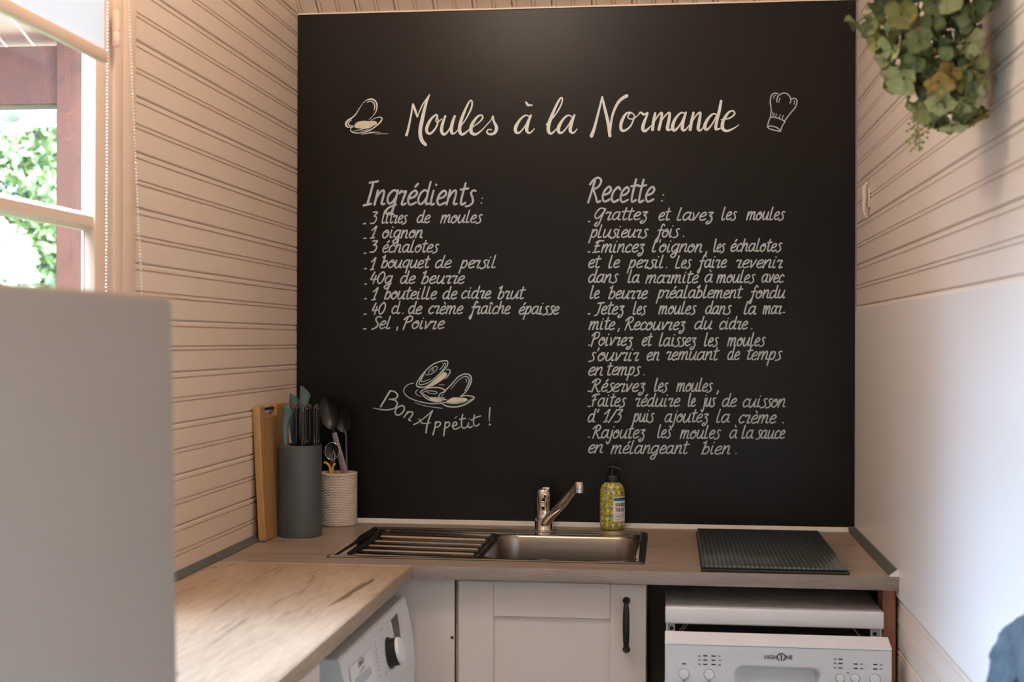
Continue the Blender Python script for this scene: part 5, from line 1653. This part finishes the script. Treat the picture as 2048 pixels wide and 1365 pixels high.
tag(MB().box(-6.0, -.05, -2.75, -2.62, GZ + .004, 3.6).build('wall_daylight_block', M['porch']), kind='structure')  # unseen wall added to keep window daylight off the back corner
# sloping porch ceiling boards
pc = empty('porch_roof', (-2.2, 0, 2.6), 'pale boarded porch ceiling outside above the window', 'roof')
sl = math.radians(20)
z_at = lambda y_: bz1 + .03 + (PYY + .1 - y_) * math.tan(sl)
xq = -4.2
while xq < q_.x + .1:
    m_ = MB()
    for y_a, y_b in ((-1.0, PYY + .35),):
        a_, b_ = z_at(y_a), z_at(y_b)
        m_.add([(xq, y_a, a_), (xq + .096, y_a, a_), (xq + .096, y_b, b_), (xq, y_b, b_), (xq, y_a, a_ + .015), (xq + .096, y_a, a_ + .015), (xq + .096, y_b, b_ + .015), (xq, y_b, b_ + .015)],
               [(0, 1, 2, 3), (4, 7, 6, 5), (0, 4, 5, 1), (1, 5, 6, 2), (2, 6, 7, 3), (3, 7, 4, 0)])
    m_.build('porch_board', M['ppl'], pc)
    xq += .104
def tree(name, loc, h, r, leafm, nleaf, label, cat, trunk=True, leaf=.09, flat=1.0, group=None):
    t = empty(name, loc, label, cat, group)
    L3 = Vector(loc)
    vs, fs = [], []
    for _ in range(nleaf):
        while True:
            u = Vector((random.uniform(-1, 1), random.uniform(-1, 1), random.uniform(-1, 1)))
            if .25 < u.length < 1: break
        c_ = L3 + Vector((u.x * r, u.y * r, h + u.z * r * flat))
        c_ += Vector((math.sin(c_.z * 3), math.cos(c_.x * 3), 0)) * .15 * r
        s_ = leaf * random.uniform(.5, 1.2)
        a = Vector((random.uniform(-1, 1), random.uniform(-1, 1), random.uniform(-1, 1))).normalized()
        b = a.orthogonal().normalized()
        c2_ = a.cross(b)
        n0_ = len(vs)
        vs += [c_ - a * s_, c_ + b * s_ * .5 + c2_ * .1 * s_, c_ + a * s_, c_ - b * s_ * .5 + c2_ * .1 * s_]
        fs.append((n0_, n0_ + 1, n0_ + 2, n0_ + 3))
    o = MB().add(vs, fs).build('foliage', leafm, t, fix=False); o['kind'] = 'stuff'
    if trunk:
        m_ = MB().tube([L3 + Vector((0, 0, 0)), L3 + Vector((.1, 0, h * .5)), L3 + Vector((0, .1, h))], [.16, .12, .06], 8)
        for k_ in range(6):
            an = k_ * 1.1
            m_.tube([L3 + Vector((.05, 0, h * (.55 + .05 * k_))), L3 + Vector((math.cos(an) * r * .5, math.sin(an) * r * .5, h + .2 * r)), L3 + Vector((math.cos(an) * r * .8, math.sin(an) * r * .8, h + .6 * r))], [.06, .04, .015], 6)
        m_.build('trunk', M['bark'], t, True)
    return t
random.seed(5)
tree('garden_tree', (-6.6, 11.0, GZ), 3.3, 2.3, M['leaf_a'], 26000, 'tall green garden tree directly beyond the porch post', 'tree', True, .075)
tree('garden_tree', (-11.2, 13.5, GZ), 3.6, 2.6, M['leaf_a'], 20000, 'green garden tree farther left behind the pale shrub', 'tree', True, .085)
tree('garden_tree', (-2.2, 11.5, GZ), 3.0, 2.0, M['leaf_b'], 14000, 'pale green tree hidden behind the porch post', 'tree', True, .075)
tree('pale_shrub', (-3.75, 3.9, GZ), 1.15, .62, M['leaf_c'], 14000, 'very pale leafy shrub close outside the window', 'shrub', False, .034, 1.15)
tree('round_shrub', (-5.35, 8.0, GZ), 2.1, .65, M['leaf_c'], 5000, 'pale round shrub higher up behind the leafy shrub', 'shrub', False, .05)
def hedge(loc, sx, sy, sz, nleaf, m_, label):
    h = empty('hedge', loc, label, 'hedge')
    vs, fs = [], []
    for _ in range(nleaf):
        f_ = random.random()
        x_, y_, z_ = random.uniform(-sx, sx), random.uniform(-sy, sy), random.uniform(0, sz)
        if f_ < .5: y_ = -sy + random.uniform(-.04, .05)
        elif f_ < .8: z_ = sz + random.uniform(-.05, .03)
        c_ = Vector(loc) + Vector((x_, y_, z_))
        a = Vector((random.uniform(-1, 1), random.uniform(-1, 1), random.uniform(-1, 1))).normalized() * .045
        b = a.orthogonal() * .6
        n0_ = len(vs)
        vs += [c_ - a, c_ + b, c_ + a, c_ - b]; fs.append((n0_, n0_ + 1, n0_ + 2, n0_ + 3))
    o = MB().add(vs, fs).build('foliage', m_, h, fix=False); o['kind'] = 'stuff'
    MB().box(loc[0] - sx + .08, loc[0] + sx - .08, loc[1] - sy + .08, loc[1] + sy - .08, loc[2] + .001, loc[2] + sz - .08).build('branch_core', mat('hedge_core', srgb(60, 84, 56), .9), h)
hedge((-5.4, 5.8, GZ), 2.4, .35, 1.45, 9000, M['leaf_b'], 'clipped pale green hedge across the garden, lower front one')
hedge((-5.4, 6.75, GZ), 2.6, .35, 1.95, 9000, M['leaf_b'], 'clipped hedge behind the lower hedge in the garden')
